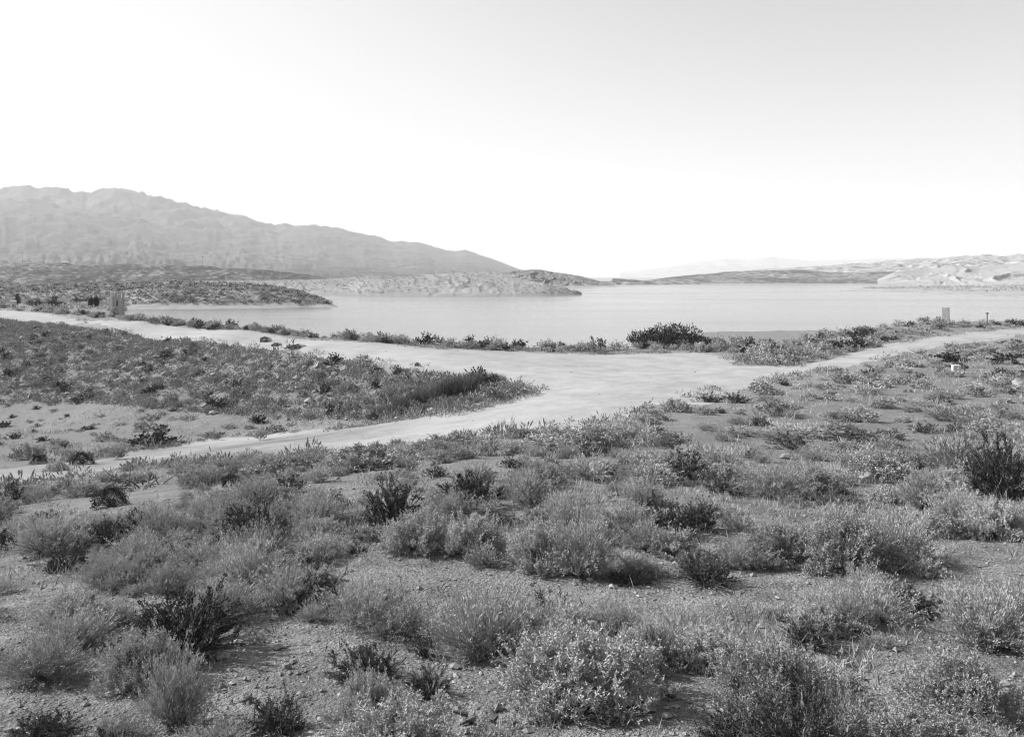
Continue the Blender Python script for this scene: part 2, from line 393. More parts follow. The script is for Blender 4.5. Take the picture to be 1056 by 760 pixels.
# ------------------------------------------------------------------ landforms across the water
def landform(name, cols, mat, nc=260, nr=60, gul=0.0, gf=0.05, rough=0.05, prof=1.0, back=0.8, seed=1, zb=-0.8, shelf=None, ridge_noise=0.0):
    """cols: (photo column, distance of the foot, photo row of the crest, distance of the crest)."""
    C = np.array(cols, float); px = np.linspace(C[0, 0], C[-1, 0], nc)
    db, yr, dr = (np.interp(px, C[:, 0], C[:, k]) for k in (1, 2, 3))
    t = np.concatenate([np.linspace(0, 1, nr), 1 + back * np.linspace(0, 1, max(6, nr // 3))[1:]])
    T = t[:, None]; D = db + (dr - db) * T
    zr = CZ - (yr - HOR) / F * dr
    zr = zr * (1 + ridge_noise * fbm(px * .16, px * 0 + seed, 5, seed))
    X = (px - CX) / F * D
    up = np.clip(T, 0, 1)
    if shelf: up = np.interp(up, [s[0] for s in shelf], [s[1] for s in shelf])
    else: up = up ** prof
    dn = np.clip((T - 1) / max(back, 1e-6), 0, 1)
    Z = zb + (zr - zb) * up * (1 - smooth01(dn) * 0.9)
    h = np.maximum(zr - zb, 0.5)
    env = np.sin(np.pi * np.clip(T, 0, 1)) ** 0.8
    scale = np.median(dr) / F
    gcoord = px * gf + 1.6 * fbm(px * gf * .6, T * 3 + px * 0, 3, seed + 3)
    Z = Z - gul * h * env * (0.5 - 0.5 * fbm(gcoord, T * 3.0 + px * 0, 4, seed, True))
    Z = Z + rough * h * fbm(X / (scale * 14), D / (scale * 22), 5, seed + 9) * np.clip(T * 3, 0, 1)
    n2 = len(t); ii = np.arange(n2 * nc).reshape(n2, nc)
    q = np.stack([ii[:-1, :-1], ii[:-1, 1:], ii[1:, 1:], ii[1:, :-1]], -1).reshape(-1, 4)
    V = np.c_[X.ravel(), D.ravel(), Z.ravel()]
    o = link(name, mesh_np(name, V, [q], mat, True)); tag(o, kind='structure')
    return V.reshape(n2, nc, 3)

L1 = landform('peninsula', [(-260,265,296,320),(0,262,296,330),(60,262,295,335),(125,262,293,335),(160,266,291.5,330),(240,272,293,325),(290,276,297,322),(320,279,304,312),(348,282,316,290)],
     hill_mat('peninsula_soil', 0.20, 0.30, 0.07, 0.45, 0.05, 0.5, 1.5, 0.24), shelf=[(0,0),(0.06,.10),(0.34,.20),(0.55,.78),(1,1)], gul=0.06, gf=0.12, rough=0.10, back=2.0, seed=4)
landform('scrub_hill', [(-420,430,268,620),(0,430,271.5,640),(60,440,272,640),(100,450,273.5,640),(140,450,272.5,650),(200,460,275,660),(260,470,278,660),(300,480,281,660),(330,490,285,650),(352,500,290,620)],
     hill_mat('scrub_hill_soil', 0.16, 0.27, 0.06, 0.75, 0.02, 0.25), gul=0.25, gf=0.03, rough=0.08, seed=6, nc=320, back=0.6)
L3 = landform('bluff', [(200,470,290,540),(318,455,288.5,540),(350,440,287,545),(380,428,284,545),(420,423,285,545),(450,424,282.5,545),(478,427,281,545),(505,432,280,545),(522,438,282.5,535),(540,448,289,510),(560,462,292,490),(600,478,302,482)],
     hill_mat('bluff_soil', 0.19, 0.28, 0.13, 0.12, 0.02, 0.15, 1.2, 0.22), shelf=[(0,0),(0.08,.10),(0.25,.2),(0.7,.7),(1,1)], gul=0.12, gf=0.08, rough=0.02, seed=8, nc=400)
landform('far_bluff', [(500,800,284,900),(530,800,279.5,920),(545,800,278.5,930),(557,800,278,940),(575,810,281,940),(600,820,285,930),(618,830,290,915),(634,840,292,890)],
     hill_mat('far_bluff_soil', 0.16, 0.24, 0.08, 0.4, 0.02, 0.2, 1.0, 0.3), gul=0.35, gf=0.09, rough=0.06, seed=12, prof=0.8)
landform('low_spit', [(520,740,292.5,780),(600,900,291,960),(680,980,290.5,1030),(720,1040,292,1080)], hill_mat('spit_soil', 0.2, 0.4, 0.07, 0.5, 0.02, 0.1, 0.9, 0.32), seed=13)
landform('mesa', [(628,1010,291,1040),(632,1010,287,1040),(640,1010,287.6,1050),(655,1010,288.5,1050),(670,1010,290.5,1040)], hill_mat('mesa_soil', 0.14, 0.22, 0.08, 0.5, 0.02, 0.1), seed=14, prof=0.4)
landform('long_hill', [(648,1060,291.5,1120),(670,1060,289,1150),(690,1060,286,1200),(720,1060,283,1250),(755,1060,280.5,1300),(795,1060,279.5,1320),(822,1060,278.5,1320),(845,1060,280,1320),(870,1060,281.5,1300),(910,1060,280.5,1280),(960,1040,282,1250)],
     hill_mat('long_hill_soil', 0.20, 0.28, 0.09, 0.55, 0.01, 0.08, 1.0, 0.3), gul=0.1, gf=0.05, rough=0.06, seed=16, nc=320)
landform('white_bluffs', [(905,1000,288,1100),(922,1000,281,1120),(935,995,279,1130),(960,985,277,1140),(985,975,274.5,1130),(1010,960,275,1130),(1056,930,271,1120),(1150,900,269,1120),(1300,880,272,1120)],
     hill_mat('white_bluff_soil', 0.27, 0.35, 0.25, 0.08, 0.02, 0.12), gul=0.40, gf=0.03, rough=0.02, prof=0.7, seed=19, nc=420)
landform('back_hills', [(740,1500,281,2100),(800,1500,277,2200),(850,1500,274,2300),(900,1500,270.5,2400),(950,1500,267,2500),(985,1500,265,2500),(1010,1500,264,2500),(1056,1500,263.5,2500),(1200,1500,260,2500),(1400,1500,262,2500)],
     hill_mat('back_hill_soil', 0.26, 0.42, 0.12, 0.35, 0.006, 0.05), gul=0.3, gf=0.03, rough=0.10, seed=23, nc=400, prof=0.8)
LS = landform('sand_spit', [(866,600,299.2,640),(900,590,297,680),(950,515,296,720),(1000,465,295,740),(1056,415,294.5,740),(1200,350,294,740)],
     hill_mat('white_sand', 0.27, 0.37, 0.14, 0.22, 0.02, 0.15), rough=0.18, seed=27, nc=240, zb=-0.15, prof=0.6)
RIDGE = [(-500,200),(-300,188),(-150,192),(-60,196),(0,197),(25,193),(40,196),(60,193),(75,198),(90,199),(118,192.5),(135,196),(160,202),(185,208),(220,216),(255,223),(275,230.5),(300,232),(325,231),(345,235),(375,240),(405,249),(430,249.5),(450,255),(470,258.5),(480,257),(505,265),(530,275),(548,281)]
mtn = hill_mat('mountain_rock', 0.04, 0.11, 0.035, 0.4, 0.003, 0.012)
landform('mountains', [(p, 1500 + max(0, p) * 1.5, y + 0.5, 5600 + max(0, p) * 1.6) for p, y in RIDGE], mtn, gul=0.05, gf=0.11, rough=0.075, seed=31, nc=620, nr=130,
     shelf=[(0,0),(0.45,.16),(0.7,.42),(0.88,.75),(1,1)], back=0.3, zb=2, ridge_noise=0.0)
landform('foothills', [(-500,1300,216,4900),(-200,1300,206,4900),(0,1300,207,4900),(30,1300,209,4900),(70,1300,214,4900),(100,1300,217,5000),(150,1300,228,5000),(190,1350,240,5000),(240,1400,255,4900),(300,1450,268,4400),(360,1500,277,3900)],
     hill_mat('foothill_rock', 0.03, 0.09, 0.025, 0.45, 0.005, 0.02), gul=0.05, gf=0.11, rough=0.075, seed=37, nc=500, nr=110, shelf=[(0,0),(0.5,.15),(0.75,.5),(1,1)], back=0.4, zb=1.5)
landform('far_range', [(640,11000,281,12500),(690,11000,276,12600),(720,11000,270,12800),(735,11000,268.5,12900),(750,11000,266,13000),(770,11000,268,13000),(797,11000,265,13000),(815,11000,267.5,13000),(840,11000,269,13000),(880,11000,268,13000),(930,11000,266,13000),(1000,11000,265,13000),(1200,11000,262,13000)],
     hill_mat('far_range_rock', 0.15, 0.22, 0.1, 0.3, 0.001, 0.006), gul=0.3, gf=0.05, rough=0.05, seed=41, nc=300, nr=40, zb=1, back=0.2)

# haze: one closed box of even air
hv = bpy.data.materials.new('desert_haze'); hv.use_nodes = True; hn = hv.node_tree
hn.nodes.remove(hn.nodes['Principled BSDF']); pv = hn.nodes.new('ShaderNodeVolumePrincipled')
pv.inputs['Color'].default_value = g(0.98); pv.inputs['Density'].default_value = HAZE; pv.inputs['Anisotropy'].default_value = 0.15
hn.links.new(pv.outputs[0], hn.nodes['Material Output'].inputs['Volume'])
hx, hy0, hy1, hz0, hz1 = 17000, -1500, 16500, -6.2, 800
hvv = [[sx * hx, y, z] for z in (hz0, hz1) for y in (hy0, hy1) for sx in (-1, 1)]
haze = link('haze', mesh_np('haze', hvv, [np.array([[0, 2, 3, 1], [4, 5, 7, 6], [0, 1, 5, 4], [2, 6, 7, 3], [0, 4, 6, 2], [1, 3, 7, 5]])], hv))
tag(haze, kind='stuff')

# ------------------------------------------------------------------ plant makers
def diamonds(P, D, L, Wd, rng):
    n = len(P); D = unit(D); S = unit(np.cross(D, rng.normal(size=(n, 3)))); L = np.broadcast_to(np.asarray(L, float), (n,))[:, None]; Wd = np.broadcast_to(np.asarray(Wd, float), (n,))[:, None]
    V = np.stack([P, P + D * L * .55 + S * Wd * .5, P + D * L, P + D * L * .55 - S * Wd * .5], 1).reshape(-1, 3)
    return V, np.arange(4 * n).reshape(n, 4)

def tubes(pts, rad, sides=3):
    """pts (n,k,3), rad (n,k) -> tapered tubes."""
    n, k, _ = pts.shape; ax = unit(pts[:, -1] - pts[:, 0]); a = unit(np.cross(ax, np.array([0.31, 0.52, 0.8]) + 0 * ax)); b = np.cross(ax, a)
    th = np.arange(sides) * 2 * np.pi / sides
    ring = np.cos(th)[None, None, :, None] * a[:, None, None, :] + np.sin(th)[None, None, :, None] * b[:, None, None, :]
    V = (pts[:, :, None, :] + ring * rad[:, :, None, None]).reshape(-1, 3)
    i = np.arange(n * k * sides).reshape(n, k, sides); j = np.roll(i, -1, 2)
    q = np.stack([i[:, :-1], j[:, :-1], j[:, 1:], i[:, 1:]], -1).reshape(-1, 4)
    return V, q

def merge(parts):
    V, Q, o = [], [], 0
    for v, q in parts: V.append(v); Q.append(q + o); o += len(v)
    return np.vstack(V), np.vstack(Q)

def stems_dome(n, rng, tilt=1.0, flat=1.0, lumps=5, fill=(0.75, 1.05), base=0.12):
    """curved stems from a crown root to the surface of a lumpy dome of radius 1, height 1."""
    az = rng.uniform(0, 2 * np.pi, n); th = np.arccos(1 - rng.uniform(0.0, 1, n) * tilt)
    lump = 1 + 0.22 * np.sin(az * lumps + rng.uniform(0, 6)) * np.sin(th) + 0.13 * np.sin(az * 3 + th * 6 + rng.uniform(0, 6))
    r = rng.uniform(*fill, n) * lump
    tip = np.stack([np.sin(th) * np.cos(az) * r, np.sin(th) * np.sin(az) * r, np.cos(th) * r * flat + 0.06], 1)
    b = np.stack([np.cos(az), np.sin(az), 0 * az], 1) * rng.uniform(0, base, n)[:, None]
    return b, tip

def along(b, tip, t, bend=1.3):
    t = np.asarray(t)[..., None] if np.ndim(t) < 3 else t
    d = tip - b
    if t.ndim == 3: d = d[:, None, :]; b = b[:, None, :]
    return np.concatenate([b[..., :2] + d[..., :2] * t ** bend, b[..., 2:] + d[..., 2:] * t ** (1 / bend)], -1)

def mk_sage(seed, stems=150, sprigs=6, leaves=12, L=0.035, Wd=0.010, sprig=0.13, wood=45):
    """unit shrub, radius about .5, height about .5 : sprigs of narrow leaves standing up from a woody crown"""
    rng = np.random.default_rng(seed); b, tip = stems_dome(stems, rng); b *= .5; tip *= .5
    i = np.repeat(np.arange(stems), sprigs); t = rng.uniform(.5, 1.0, len(i)) ** .6
    P = along(b[i], tip[i], t) + rng.normal(0, .018, (len(i), 3))
    D = unit(unit(tip[i] - b[i]) * .6 + np.array([0, 0, .8]) + rng.normal(0, .28, (len(i), 3)))
    sl = sprig * rng.uniform(.5, 1.3, len(i))
    j = np.repeat(np.arange(len(i)), leaves); s = rng.uniform(0, 1, len(j))
    Q = P[j] + D[j] * (sl[j] * s)[:, None]
    E = D[j] * rng.uniform(.3, 1.3, len(j))[:, None] + rng.normal(0, .55, (len(j), 3))
    fol = diamonds(Q, E, L * rng.uniform(.6, 1.3, len(j)), Wd * rng.uniform(.7, 1.3, len(j)), rng)
    w = rng.choice(stems, min(wood, stems), False); tt = np.linspace(0, .9, 5)[None, :, None] + np.zeros((len(w), 5, 1))
    pts = along(b[w], tip[w], tt); pts[:, 1:-1] += rng.normal(0, .012, pts[:, 1:-1].shape)
    wd = tubes(pts, np.linspace(.011, .003, 5)[None, :] * rng.uniform(.5, 1.4, (len(w), 1)))
    return fol, wd

def mk_rabbit(seed, stems=500, leaves=17, L=0.05, Wd=0.0065, plume=5, wood=140):
    """a broom of thin upright stems, feathery at the top"""
    rng = np.random.default_rng(seed); b, tip = stems_dome(stems, rng, tilt=.78, lumps=4, fill=(.55, 1.08), base=.2); b *= .5; tip *= .5
    i = np.repeat(np.arange(stems), leaves); t = rng.uniform(.25, 1, len(i)) ** .75
    P = along(b[i], tip[i], t, 1.15) + rng.normal(0, .010, (len(i), 3))
    D = unit(tip[i] - b[i]) + np.array([0, 0, .25]) + rng.normal(0, .33, (len(i), 3))
    A = diamonds(P, D, L * rng.uniform(.5, 1.4, len(i)), Wd * rng.uniform(.6, 1.4, len(i)), rng)
    k = np.repeat(np.arange(stems), plume)
    B = diamonds(tip[k] + rng.normal(0, .012, (len(k), 3)), rng.normal(0, .6, (len(k), 3)) + np.array([0, 0, .8]), .026, .008, rng)
    w = rng.choice(stems, min(wood, stems), False); tt = np.linspace(0, 1, 4)[None, :, None] + np.zeros((len(w), 4, 1))
    wd = tubes(along(b[w], tip[w], tt, 1.15), np.linspace(.0045, .0014, 4)[None, :] + np.zeros((len(w), 1)))
    return merge([A, B]), wd

def mk_black(seed, stems=75, leaves=52, L=0.026, Wd=0.010, wood=60):
    """stiff, dark, woody, spiky and open"""
    rng = np.random.default_rng(seed); b, tip = stems_dome(stems, rng, tilt=.95, fill=(.6, 1.2), base=.25); b *= .5; tip *= .5
    tip += rng.normal(0, .05, tip.shape)
    k = 2; i = np.repeat(np.arange(stems), k); t0 = rng.uniform(.35, .8, len(i)); P0 = along(b[i], tip[i], t0)
    tw = P0 + unit(unit(tip[i] - b[i]) + rng.normal(0, .55, (len(i), 3)) + np.array([0, 0, .2])) * rng.uniform(.1, .24, (len(i), 1))
    allb = np.vstack([b, P0]); allt = np.vstack([tip, tw]); n = len(allb)
    j = np.repeat(np.arange(n), leaves); t = rng.uniform(.25, 1, len(j))
    Q = along(allb[j], allt[j], t, 1.1) + rng.normal(0, .008, (len(j), 3))
    fol = diamonds(Q, unit(allt[j] - allb[j]) + rng.normal(0, .5, (len(j), 3)), L * rng.uniform(.6, 1.4, len(j)), Wd * rng.uniform(.7, 1.3, len(j)), rng)
    tt = np.linspace(0, 1, 5)[None, :, None] + np.zeros((n, 5, 1)); pts = along(allb, allt, tt, 1.1); pts[:, 1:-1] += rng.normal(0, .010, pts[:, 1:-1].shape)
    wd = tubes(pts, np.linspace(.009, .002, 5)[None, :] * rng.uniform(.6, 1.3, (n, 1)))
    return fol, wd

def mk_cushion(seed, n=5200, L=0.04, Wd=0.016):
    """a dense dark cushion"""
    rng = np.random.default_rng(seed); b, tip = stems_dome(n, rng, tilt=1.0, fill=(.78, 1.02), lumps=3, base=.1); tip *= .5
    fol = diamonds(tip, unit(tip) + rng.normal(0, .5, tip.shape), L * rng.uniform(.6, 1.3, n), Wd, rng)
    w = tip[rng.choice(n, 60, False)]; tt = np.linspace(0, .9, 3)[None, :, None]
    wd = tubes(along(w * .1, w, tt + np.zeros((60, 3, 1))), np.linspace(.010, .004, 3)[None, :] + np.zeros((60, 1)))
    return fol, wd

def mk_reed(seed, n=520, L=(.5, 1.0), Wd=.014):
    rng = np.random.default_rng(seed); P = np.c_[rng.normal(0, .2, (n, 2)), np.zeros(n)]
    D = np.c_[P[:, :2] * 1.2 + rng.normal(0, .16, (n, 2)), np.ones(n)]
    fol = diamonds(P, D, rng.uniform(*L, n), Wd, rng)
    Q = P + unit(D) * .3; f2 = diamonds(Q, D + rng.normal(0, .3, D.shape), rng.uniform(.2, .6, n), Wd, rng)
    i = np.arange(60); wd = tubes(np.stack([P[i], P[i] + unit(D[i]) * .3], 1), np.full((60, 2), .006))
    return merge([fol, f2]), wd

def rock_mesh(name, seed, m, sub=3):
    rng = np.random.default_rng(seed)
    import bmesh
    bm = bmesh.new(); bmesh.ops.create_icosphere(bm, subdivisions=sub, radius=.5)
    cuts = [(unit(rng.normal(size=3)), rng.uniform(.26, .42)) for _ in range(11)]
    off = rng.uniform(0, 9, 3)
    for v in bm.verts:
        c = np.array(v.co)
        for nn, d in cuts:
            e = c @ nn - d
            if e > 0: c = c - nn * e * .9
        c = c * (1 + .05 * math.sin(c[0] * 17 + off[0]) * math.sin(c[1] * 15 + off[1]) + .03 * math.sin(c[2] * 31 + off[2]))
        v.co = c
    me = bpy.data.meshes.new(name); bm.to_mesh(me); bm.free(); me.materials.append(m)
    return me

# mesh pools: kind -> detail level -> list of (foliage mesh, wood mesh, top of the mesh)
POOL = {}
def pool(kind, lod, maker, mat, seeds, wmat='bark', **kw):
    L = []
    for s in seeds:
        (fv, fq), (wv, wq) = maker(s, **kw)
        f = mesh_np(kind + '_foliage', fv, [fq], M[mat]); w = mesh_np(kind + '_stems', wv, [wq], M[wmat])
        fs = mesh_np(kind, np.vstack([fv, wv]), [np.vstack([fq, wq + len(fv)])], [M[mat], M[wmat]], False, np.r_[np.zeros(len(fq)), np.ones(len(wq))])
        L.append((f, w, fs, float(np.percentile(fv[:, 2], 99)), float(np.percentile(np.abs(fv[:, :2]), 98))))
    POOL[kind, lod] = L
pool('sagebrush', 0, mk_sage, 'sage', [1, 2, 3, 4, 5, 6], stems=210, sprigs=9, leaves=20, L=.030, Wd=.010)
pool('sagebrush', 1, mk_sage, 'sage', [7, 8, 9, 10], stems=110, sprigs=6, leaves=7, L=.065, Wd=.026, wood=20)
pool('sagebrush', 2, mk_sage, 'sage', [11, 12, 13, 14], stems=45, sprigs=4, leaves=4, L=.11, Wd=.05, wood=8)
pool('rabbitbrush', 0, mk_rabbit, 'rabbit', [21, 22, 23, 24, 25, 26])
pool('rabbitbrush', 1, mk_rabbit, 'rabbit', [27, 28, 29, 30], stems=230, leaves=10, L=.08, Wd=.014, plume=3, wood=40)
pool('rabbitbrush', 2, mk_rabbit, 'rabbit', [31, 32, 33], stems=90, leaves=5, L=.14, Wd=.030, plume=2, wood=10)
pool('blackbrush', 0, mk_black, 'dark', [41, 42, 43, 44])
pool('blackbrush', 1, mk_black, 'dark', [45, 46, 47], stems=40, leaves=14, L=.05, Wd=.022)
pool('blackbrush', 2, mk_black, 'dark', [48, 49, 50], stems=26, leaves=9, L=.09, Wd=.05, wood=20)
pool('saltbush', 0, mk_sage, 'salt', [51, 52, 53], stems=120, sprigs=6, leaves=9, L=.045, Wd=.016)
pool('saltbush', 1, mk_sage, 'salt', [54, 55, 56], stems=80, sprigs=5, leaves=7, L=.06, Wd=.024, wood=20)
pool('saltbush', 2, mk_sage, 'salt', [57, 58, 59, 60], stems=40, sprigs=4, leaves=4, L=.12, Wd=.06, wood=8, sprig=.1)
pool('cushion_shrub', 0, mk_cushion, 'cushion', [61, 62])
pool('cushion_shrub', 1, mk_cushion, 'cushion', [63, 64], n=1200, L=.09, Wd=.04)
POOL['cushion_shrub', 2] = POOL['cushion_shrub', 1] = POOL['cushion_shrub', 0]
pool('reed_clump', 0, mk_reed, 'reed', [71, 72, 73])
POOL['reed_clump', 1] = POOL['reed_clump', 2] = POOL['reed_clump', 0]

PLANTS = []   # dicts: kind, x, y, w, h, label, zone
def plant(kind, x, y, w, h, label=None, group=None, ref=None, zone=None):
    PLANTS.append(dict(kind=kind, x=float(x), y=float(y), w=float(w), h=float(h), label=label, group=group, ref=ref, zone=zone))

S, R, B, A, C, D_ = 'sagebrush', 'rabbitbrush', 'blackbrush', 'saltbush', 'cushion_shrub', 'reed_clump'
HAND = [  # photo column, row of the base, width, height, kind, label, short reference
    (36,704,88,58,R,'feathery grey rabbitbrush with black shade on its right, lower left corner of the hillside','the feathery rabbitbrush in the lower left corner'),
    (175,744,76,88,R,'tall forked pale rabbitbrush rising from a black base in the lower left','the tall forked rabbitbrush'),
    (185,676,112,80,B,'largest dark thicket on the left hillside, above the tall forked rabbitbrush','the large dark thicket'),
    (118,772,84,48,R,None,None),(214,778,92,44,R,None,None),
    (366,646,66,52,R,'round feathery rabbitbrush with a dark middle left of the bare centre slope','the dark-hearted rabbitbrush'),
    (378,768,84,78,S,'pale leafy sagebrush at the bottom edge below a black spiky shrub','the pale sagebrush at the bottom edge'),
    (370,700,66,42,B,'black spiky shrub with forked twigs directly behind the pale bottom edge sagebrush','the black spiky shrub'),
    (437,672,32,32,B,'small black tufted shrub standing alone on gravel left of the soft pale rabbitbrush','the lone black tufted shrub'),
    (440,722,58,36,B,'low dark shrub right of the pale sagebrush at the bottom edge',None),
    (496,676,112,84,R,'big soft pale rabbitbrush in the centre of the near gravel','the big soft rabbitbrush'),
    (570,640,54,38,B,'dark shrub tucked behind the right side of the big soft rabbitbrush',None),
    (600,734,146,94,S,'largest pale sagebrush of the near slope, lumpy with black shade beneath','the largest pale sagebrush'),
    (672,692,60,50,S,'grey sagebrush touching the right shoulder of the largest pale sagebrush',None),
    (732,692,82,50,S,'mid grey sagebrush between the two big pale near sagebrushes','the mid grey sagebrush'),
    (840,668,58,36,B,'dark shrub behind the pale hollow sagebrush at lower right',None),
    (806,752,122,94,S,'pale sagebrush with a black hollow under it at lower right','the hollow pale sagebrush'),
    (880,770,86,60,R,None,None),(765,772,92,48,B,'bare twiggy dark shrub at the bottom edge under the hollow pale sagebrush',None),
    (953,636,62,36,B,'black spiky shrub lying low on the gravel at right, nearer than the big twin sagebrush','the low black spiky shrub'),
    (1028,670,106,78,R,'wide feathery rabbitbrush at the right edge above the coarse gravel','the wide rabbitbrush at the right edge'),
    (1030,778,96,44,R,None,None),(880,650,62,48,R,None,None),
    (886,594,96,68,S,'big pale sagebrush, left half of the twin clump on the right slope','the big twin sagebrush'),
    (942,586,74,54,R,'dark-hearted grey rabbitbrush, right half of the twin clump on the right slope',None),
    (811,582,72,46,S,None,None),(771,586,62,38,R,None,None),(732,603,64,38,B,'dark shrub at the left end of the row beside the big twin sagebrush',None),
    (993,546,56,46,R,'round dark-centred rabbitbrush right of the pale boulder','the dark-centred rabbitbrush'),(1038,557,62,44,S,None,None),(960,526,52,48,R,None,None),
    (1046,514,64,68,B,'tall dark shrub cut by the right edge beyond the dark-centred rabbitbrush','the tall dark shrub at the right edge'),
    (997,490,72,46,R,None,None),(916,496,62,32,S,None,None),(801,516,68,42,R,None,None),(845,508,62,32,S,None,None),(750,512,42,24,B,None,None),
    (712,498,52,36,B,None,None),(747,476,46,18,R,None,None),(868,527,92,18,B,'long low dark shrub creeping over gravel in front of the pale boulder','the long creeping shrub'),
    (767,546,42,26,R,None,None),(720,546,52,36,B,None,None),(889,458,84,20,B,None,None),(835,452,82,17,R,None,None),(767,451,62,15,R,None,None),
    (373,484,72,30,S,None,None),(413,475,44,18,S,None,None),(464,463,62,19,S,'long sagebrush on the near edge of the lower track left of the junction','the long sagebrush at the track edge'),(499,463,36,16,S,None,None),(539,452,32,12,S,None,None),
    (582,459,62,24,S,None,None),(608,459,34,12,B,None,None),(642,456,42,18,S,None,None),(448,494,30,15,B,'small dark shrub alone in the sandy gap near the lower track','the small dark shrub in the sandy gap'),
    (403,546,58,56,B,'upright twiggy dark shrub with a pale top, left of centre','the upright twiggy shrub'),(486,526,62,42,B,None,None),(545,521,58,46,R,None,None),
    (605,497,68,30,R,None,None),(671,501,72,30,R,None,None),(426,574,74,46,S,'pale sagebrush with spiky fingers at the head of the bare centre slope','the fingered sagebrush'),
    (486,576,68,46,S,'rounded pale sagebrush with a dark underside at the head of the bare centre slope','the rounded sagebrush'),(496,546,84,25,B,None,None),
    (562,591,72,56,S,None,None),(602,599,80,70,R,'big rabbitbrush with a black hollow at its foot in the middle of the slope','the hollow rabbitbrush in the middle'),(589,551,62,42,R,None,None),(655,553,72,38,R,None,None),
    (691,552,52,45,B,None,None),(655,604,62,20,B,None,None),
    (108,526,38,22,C,'biggest black cushion shrub, alone on the sandy flat at left','the biggest black cushion shrub'),(80,480,23,12,C,'small black cushion shrub lying on the sand of the left flat','the small black cushion shrub'),
    (36,479,17,10,C,'black cushion shrub pressed against a grey shrub near the left edge',None),(235,503,23,15,C,'black cushion shrub half hidden by feathery brush left of the track','the half-hidden cushion shrub'),
    (22,476,34,21,S,None,None),(212,499,30,25,R,None,None),(150,461,42,22,B,None,None),(61,463,20,8,B,None,None),(118,474,20,16,R,None,None),
    (220,455,15,14,R,None,None),(267,455,13,16,R,None,None),(53,486,26,12,S,None,None),(76,513,48,22,R,None,None),(6,522,24,30,B,None,None),(31,516,26,14,B,None,None),
    (272,496,52,28,S,None,None),(302,484,42,18,S,None,None),(326,499,28,22,R,None,None),
    (36,578,80,56,R,'big feathery rabbitbrush with a dark left side at the left edge','the big rabbitbrush at the left edge'),(60,594,54,32,B,None,None),
    (991,374,34,13,B,'dark pair-like shrub on the pale ground beyond the white marker block','the dark shrub beyond the white block'),(1040,376,28,13,B,None,None),
    (272,353,12,6,C,'dark mound shrub on the near edge of the crest road',None),(284,357,11,4,C,None,None),(303,361,21,5,C,'flat dark mound, largest on the near edge of the crest road',None),
    (430,378,6,4,C,None,None),
]
for px, py, w, h, k, lab, ref in HAND:
    p = pick(px, min(py, 800)); s = p[1] / F
    th = math.atan((py - HOR) / F); hh = min(max(h - .45 * w * math.sin(th), .38 * h) / math.cos(th) * s, 1.2)
    if k == C: hh = .55 * w * s if h > 8 else hh
    plant(k, p[0], p[1] + (0.35 * w * s if py < 640 else 0.2 * w * s), w * s, hh, lab, None, ref, 'hand')
# reeds along the foot of the slope by the junction
for i, (px, py, w, h) in enumerate([(398,428,26,12),(416,424,28,18),(432,421,28,24),(448,417,28,26),(462,413,26,28),(476,409,26,26),(488,404,24,22),(500,400,22,18),(512,397,18,12),(440,426,24,12),(470,420,22,12),(405,420,20,14)]):
    p = pick(px, py); s = p[1] / F
    plant(D_, p[0], p[1], w * s * 1.2, h * s, None, 'tall rushes at the foot of the dam slope', 'the dark rushes' if i == 4 else None, 'reed')

# ------------------------------------------------------------------ rocks, posts and other single things
THINGS_REF = []     # (x, y, short reference)
def rock(px, py, w, h, label, seed, ref=None, group=None, sink=.25):
    p = pick(px, py); s = p[1] / F
    o = link('boulder' if w * s > .18 else 'stone', rock_mesh('boulder', seed, M['rock']), None, (p[0], p[1], float(ground_z(p[0], p[1])) + h * s * (.5 - sink)), seed * 1.3,
             (w * s * 1.15, w * s * .95, h * s * 1.3))
    tag(o, label, 'rock', group)
    if ref: THINGS_REF.append((p[0], p[1], ref))
rock(894, 495, 22, 13, 'pale angular boulder sitting among grey shrubs on the right slope', 3, 'the pale boulder')
rock(810, 472, 16, 7, 'flat pale rock lying in sand up and left of the pale boulder', 4, 'the flat pale rock')
rock(786, 480, 11, 4, 'low pale stone just nearer than the flat pale rock', 5)
rock(1010, 719, 18, 10, 'pale pointed stone lying on coarse gravel at lower right', 6, 'the pointed stone')
rock(1040, 706, 14, 6, 'flat pale stone on coarse gravel right of the pointed stone', 7)
rock(872, 682, 10, 7, 'small stone with a dark shadow on gravel right of the hollow pale sagebrush', 8)
rock(912, 660, 20, 5, 'thin pale slab lying flat on the gravel at lower right', 9)
rock(297, 686, 7, 7, 'pale pebble-sized stone beside a dead twig on the lower left gravel', 10)
rock(228, 705, 8, 6, 'pale stone, leftmost of the three on the lower left gravel', 11)
rock(311, 712, 7, 5, 'pale stone, lowest and rightmost of those on the lower left gravel', 12)
rock(1052, 400, 22, 12, 'whitish boulder at the right edge nearer than the white marker block', 13, 'the whitish boulder at the right edge')
rock(345, 388, 7, 6, 'white stone standing out high on the dam slope', 14)
rock(178, 396, 8, 6, 'white stone lying half way up the dam slope at left', 15)
rock(340, 393, 8, 7, 'larger white stone in the rubble middle of the dam slope', 16)
rock(306, 431, 5, 3, 'tiny white stone at the foot of the dam slope', 17)
rock(634, 508, 8, 5, 'pale stone peeping between grey shrubs right of centre', 18)
rock(702, 588, 7, 5, 'pale stone on gravel near the dark shrub of the right row', 19)

